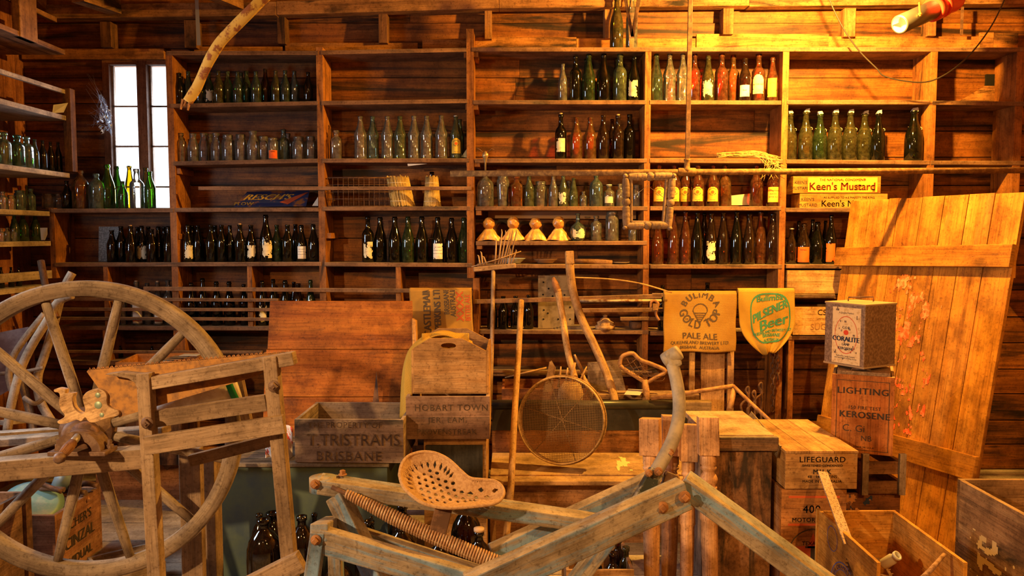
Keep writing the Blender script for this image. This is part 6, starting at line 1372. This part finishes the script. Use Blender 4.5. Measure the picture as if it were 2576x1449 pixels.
for r_ in range(-4, 6):
    for q_ in range(-5, 8):
        p = cen + Vector((q_ * .0235 + (r_ % 2) * .0118 + .02, r_ * .0205 - .004, 0)); i = min(range(len(ol)), key=lambda j: (ol[j] - p).length)
        if (ol[i] - p).length > .032 and all((p - h[0]).length > .021 for h in holes) and sum(((ol[(j + 1) % len(ol)].x - ol[j].x) * (p.y - ol[j].y) - (p.x - ol[j].x) * (ol[(j + 1) % len(ol)].y - ol[j].y)) > 0 for j in range(len(ol))) in (0, len(ol)) or ((p - cen).length < .07 and all((p - h[0]).length > .021 for h in holes)): holes.append((p, .0062, .0062, 0, 0))
for px, py in ((1185, 1238), (1210, 1232), (1228, 1246), (1245, 1236), (1172, 1258), (1196, 1256)): holes.append((Vector((*seat_uv(px, py), 0)), .0105, .007, .3, 1))
def inside(p):
    c = False; j = len(ol) - 1
    for i in range(len(ol)):
        if (ol[i].y > p.y) != (ol[j].y > p.y) and p.x < (ol[j].x - ol[i].x) * (p.y - ol[i].y) / (ol[j].y - ol[i].y) + ol[i].x: c = not c
        j = i
    return c
def bowl(p):
    q_ = p - cen; e = min((o_ - p).length for o_ in ol)
    return .030 * max(0, 1 - e / .06) ** 2 - .012
def is_hole(p):
    for hc_, a_, b_, an, dia in holes:
        d = p - hc_; x_ = d.x * math.cos(an) + d.y * math.sin(an); y_ = -d.x * math.sin(an) + d.y * math.cos(an)
        if (abs(x_) / a_ + abs(y_) / b_ < 1) if dia else ((x_ / a_) ** 2 + (y_ / b_) ** 2 < 1): return True
    return False
# rings from the outline to the middle keep the edge clean
NR = 70; M_ = len(ol) * 2; b = B(); ring = []
olf = [ol[i // 2] if i % 2 == 0 else (ol[i // 2] + ol[(i // 2 + 1) % len(ol)]) / 2 for i in range(M_)]
mid = Vector((*seat_uv(1120, 1228), 0))
for r_ in range(NR + 1):
    f = 1 - r_ / NR * .985; row_ = []
    for p in olf:
        q_ = mid + (p - mid) * f; row_.append((b.P(S0 + ex * q_.x + ey * q_.y + ez * bowl(q_)), q_))
    ring.append(row_)
for r_ in range(NR):
    for i in range(M_):
        j = (i + 1) % M_; ids = [ring[r_][i], ring[r_][j], ring[r_ + 1][j], ring[r_ + 1][i]]; c_ = sum((x[1] for x in ids), Vector()) / 4
        if r_ > 3 and is_hole(c_): continue
        b.face([x[0] for x in ids], [(0, 0)] * 4, True)
b.face([x[0] for x in ring[-1]], [(0, 0)] * M_, True)
t = b.build('seat', plain('dusty_cast_iron', (.50, .31, .165), .85, 0, col2=(.38, .22, .11), scale=120, bump=.6), t, solid=.006, label='pierced dusty brown cast iron seat')
B().beam(W(1118, 1272, 2.33), W(1098, 1352, 2.32), .052, .02, up=(0, 1, 0)).build('bracket', rustd, t, bevel=.003)
B().tube([S0 + ex * p.x + ey * p.y + ez * bowl(p) for p in ol], .0055, 10, closed=True).build('rolled_rim', MATS['dusty_cast_iron'], t)
nm = B(); nm.arctext('QUEENSLAND AGENTS', lambda x, y: S0 + ex * (cen.x + x) + ey * (cen.y + y) + ez * (bowl(cen + Vector((x, y, 0))) + .0045), .094, .017, 128, .02); nm.build('cast_lettering', MATS['dusty_cast_iron'], t)
# ---------------- left corner things
pole = wood('debarked_pole', (.40, .27, .16), (.25, .16, .09), (.52, .38, .25), gs=(2, 18), dust=.4, dustc=(.55, .48, .4))
PO = [([(182, 686), (166, 715), (150, 760), (132, 830), (110, 900), (95, 950), (102, 1010), (135, 1068)], 4.35, .022, 'hooked pole curving down behind the wheel, reaching highest at left', pole),
      ([(182, 742), (146, 760), (118, 808), (80, 870), (52, 930), (30, 1010), (18, 1085)], 4.1, .021, 'pale bent pole with blunt end poking above the wheel spoke', pole),
      ([(103, 656), (113, 712), (130, 770), (142, 800)], 4.3, .018, 'dark forked branch standing against the left shelving', darkwood),
      ([(112, 790), (62, 852), (32, 900), (22, 945), (32, 985)], 4.25, .017, 'dusty curved hoop of wood at far left', pole),
      ([(60, 1000), (90, 1015), (120, 990)], 4.2, .012, 'short stick tied across the bent poles', pole),
      ([(0, 940), (60, 935), (110, 925)], 4.3, .010, 'thin grey stick crossing behind the bent poles', pole),
      ([(48, 930), (66, 1000), (80, 1060), (84, 1100)], 4.35, .02, 'short dark pole low among the bent poles', fb)]
for pts_, Y, r_, lb, mm in PO:
    o = B().tube(pxpath([(a_, c_, Y - .25 * max(0, (c_ - 650)) / 450) for a_, c_ in pts_], k=5), r_, 12).build('bent_pole', mm); tag(o, lb, 'pole', 'bent poles stacked in the left corner')
t = B().hexa([W(0, 995, 4.2), W(60, 960, 4.2), W(60, 960, 4.3), W(0, 995, 4.3), W(-10, 838, 4.2), W(72, 822, 4.2), W(72, 822, 4.3), W(-10, 838, 4.3)]).build('leather_case', plain('old_leather', (.20, .13, .12), .55, col2=(.32, .24, .22), scale=10)); tag(t, 'worn purplish leather case at far left behind the wheel', 'case')
# oscher's crate with junk
t, Mx = crate('wine_crate', 'reddish crate with worn black stencil and junk inside, behind wheel spokes', 'crate', -2.42, -2.03, 3.45, 3.86, 0.05, .36, wood('red_wine_crate', (.40, .17, .08), (.24, .09, .045), (.5, .25, .13), gs=(1.4, 30), dust=.35), th=.018, rows=1, rot=.02)
fn0 = plane((-2.03, 3.655, .05), (0, 1, 0), (0, 0, 1), .0015); b = B(); b.M = Mx
for s, x, y, q, bo in (("OSCHER'S", -.03, .20, .062, .02), ('CINZAL', 0, .115, .075, .05), ('VIDUAL', 0, .03, .06, .05)): b.text(s, lambda X_, Y_: fn0(X_ + x, Y_ + y), q, bo)
b.build('lettering', prn, t)
tg = plain('verdigris', (.20, .36, .34), .55, .2, col2=(.34, .42, .38), scale=12)
t = B().lathe([(0, -.02), (.10, -.016), (.13, 0), (.10, .016), (0, .02)], (-2.2, 3.58, .37), (.35, -.45, .8), n=30).build('verdigris_disc', tg); tag(t, 'pale green metal lid sticking out of the red crate', 'lid')
t = B().lathe([(0, 0), (.038, 0), (.038, .06), (.034, .065), (.034, .075), (.039, .08), (.039, .16), (0, .16)], W(150, 1225, 3.7), (.18, .1, .5), n=24).build('blue_canister', plain('blue_grey_tin', (.30, .40, .46), .45, .4)); tag(t, 'small ribbed blue grey canister above the red crate', 'canister')
for i in range(7):
    a_ = W(75 + i * 20, 1225 + (i % 3) * 14, 3.62 + .03 * i); t = B().tube(cat_curve([a_, a_ + Vector((U(.03, .06), U(-.03, .03), U(.0, .03))), a_ + Vector((U(.10, .16), U(-.05, .05), U(-.03, .02)))], 4), U(.008, .016), 8).build('rusty_fitting', (rustd, ir, rust)[i % 3]); tag(t, f'rusty iron fitting, {ORD[i]} from left in the red crate junk', 'fitting', 'rusty fittings piled in the red crate')
t, Mx = crate('brown_box', 'brown box with metal strap in the lower left corner', 'box', -2.46, -2.09, 3.05, 3.36, 0, .50, wood('brown_box_wood', (.30, .17, .10), (.18, .1, .06)), th=.018, rows=2)
B().box(-2.10, -2.075, 3.33, 3.37, 0, .5, 2).build('corner_strap', rustd, t)
t, Mx = crate('cardboard_crate', 'low wooden box against the wall beyond the floor boards', 'box', xat(226, 4.75), xat(520, 4.75), 4.72, 5.02, 0.0, .235, wood('orange_box', (.46, .21, .085), (.32, .13, .05)), th=.016, rows=1, lid=True)
b = B(); b.lathe([(0, -.004), (.03, -.004), (.03, .004), (0, .004)], W(420, 1170, 4.715), (0, -1, 0), n=4); b.build('metal_tag', ir, t)
t, Mx = crate('small_open_box', 'small empty open box on the floor below the wheel rim', 'box', -1.86, -1.60, 3.35, 3.62, 0, .15, wood('small_box', (.38, .27, .18), (.24, .16, .1), dust=.6), th=.014, rows=1, rot=.7)
# debris box behind wheel with papers
t, Mx = crate('shallow_scrap_tray', 'shallow orange tray of papers and bark seen through wheel', 'tray', xat(285, 4.6), xat(470, 4.6), 4.55, 4.9, .80, .87, wood('orange_tray', (.5, .22, .07), (.34, .13, .04)), th=.012, rows=1, rot=.12)
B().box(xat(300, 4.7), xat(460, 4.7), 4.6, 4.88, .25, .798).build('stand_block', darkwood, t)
for i in range(8):
    p = W(300 + i * 20, 912 - (i % 3) * 8, 4.7); o = B().box(p.x, p.x + U(.08, .14), 4.62 + i * .02, 4.70 + i * .02, .815 + i * .008, .818 + i * .008).build('bark_scrap', (oldw, wp, cratew)[i % 3]); tag(o, f'flat scrap of bark or paper, {ORD[i]} from left in orange tray', 'scrap', 'scraps in the orange tray')
for a_, c_, Y in (((0, 1092, 3.6), (170, 1080, 3.75), 0), ((0, 1064, 4.0), (56, 1058, 4.1), 1)):
    o = B().beam(W(*a_), W(*c_), .06, .02).build('loose_board', greywood); tag(o, ('grey dusty board lying behind the wheel at left', 'short grey board end behind the bent poles')[Y], 'board')
# patterned cloth
t = B().grid(lambda u, v: W(668 + 68 * u, 1158 - 78 * v + (3 + 8 * v) * math.sin(u * 6), 3.68 + .04 * math.sin(u * 7 + v * 4)) , 20, 16, .2, .2).build('patterned_cloth', plain('red_white_cloth', (.75, .62, .48), .9, col2=(.65, .08, .03), scale=26, lo=.52, hi=.56), solid=.003); tag(t, 'crumpled white cloth with red pattern behind the saw stand post', 'cloth')
# ---------------- flagons on the floor
def flagon(px, top, w, Y, i, lab, cap=False, neck=.3, co='b'):
    p = W(px, top, Y); h = p.z; r = S(w, Y) / 2; o = Vector((p.x, Y, 0.001)); nr = neck * r
    pf = [(0, 0), (.92 * r, 0), (r, .02), (r, h * .58), (.97 * r, h * .68), (.85 * r, h * .77), (.6 * r, h * .845), (nr * 1.15, h * .885), (nr, h * .91), (nr, h * .95), (nr * 1.25, h * .955), (nr * 1.25, h), (nr * .8, h), (nr * .7, h * .9)]
    ob = B().lathe(pf, o, n=32).build('glass_flagon', glass('glass_dark_brown', (.16, .035, .01), .035), loc=o)
    if cap: B().lathe([(0, h * .998), (nr * 1.3, h * .998), (nr * 1.3, h * 1.03), (0, h * 1.03)], o, n=18).build('cap', plain('tan_cap', (.5, .34, .22), .6), ob)
    tag(ob, lab, 'flagon', 'brown flagons on the floor')
FL = [(663, 1306, 90, 3.30, 'largest brown flagon left of the saw stand post on floor'), (686, 1289, 66, 3.535, 'wide necked brown flagon behind the largest one'), (652, 1293, 46, 3.44, 'thin necked brown flagon at back left of the largest one'), (759, 1298, 72, 3.34, 'brown flagon just right of the saw stand post'),
      (791, 1292, 40, 3.52, 'narrow brown flagon behind the blue frame corner'), (906, 1298, 24, 3.50, 'slim dark flagon below the coil spring, left one'), (934, 1300, 24, 3.54, 'slim dark flagon below the coil spring, right one'), (928, 1310, 74, 3.36, 'broad flagon with open mouth below the coil spring'),
      (1010, 1312, 84, 3.30, 'brown flagon below the middle of the spring'), (1012, 1270, 74, 3.52, 'tall flagon rising behind the middle of the spring'), (1173, 1262, 82, 3.42, 'tall shiny flagon right of the seat bracket'), (1107, 1345, 84, 3.15, 'low front flagon under the seat bracket'), (1205, 1336, 70, 3.2, 'capped flagon below the right half of the spring'), (850, 1400, 84, 3.1, 'flagon glimpsed between the blue frame legs')]
for i, (px, top, w, Y, lab) in enumerate(FL): flagon(px, top, w, Y, i, lab, cap='capped' in lab, neck=.42 if 'wide' in lab else .3)
t, Mx = crate('bottle_box', 'low wooden box of small bottles under the long brace', 'box', xat(1428, 3.25), xat(1604, 3.25), 3.25, 3.55, 0.0, .20, cratew, th=.014, rows=1)
for i, (px, top, w, Y, co, lb) in enumerate(((1457, 1392, 34, 3.36, 'o', 'olive bottle at left end of the low bottle box'), (1500, 1388, 32, 3.38, 'k', 'dark bottle in the middle of the low bottle box'), (1541, 1385, 38, 3.33, 'b', 'round shouldered brown bottle in the low bottle box'), (1555, 1350, 38, 3.48, 'b', 'wide mouthed brown bottle at back of low bottle box'), (1575, 1372, 34, 3.40, 'o', 'capped olive bottle at right end of low bottle box'))):
    p = W(px, top, Y); h = p.z - .02; r = S(w, Y) / 2; o = Vector((p.x, Y, .014)); kind, prof = PR['m']
    ob = B().lathe([(0, 0)] + [(a * r, q * h) for a, q in prof], o, n=24).build('glass_bottle', gm(co), loc=o); tag(ob, lb, 'bottle', 'small bottles in the low box')
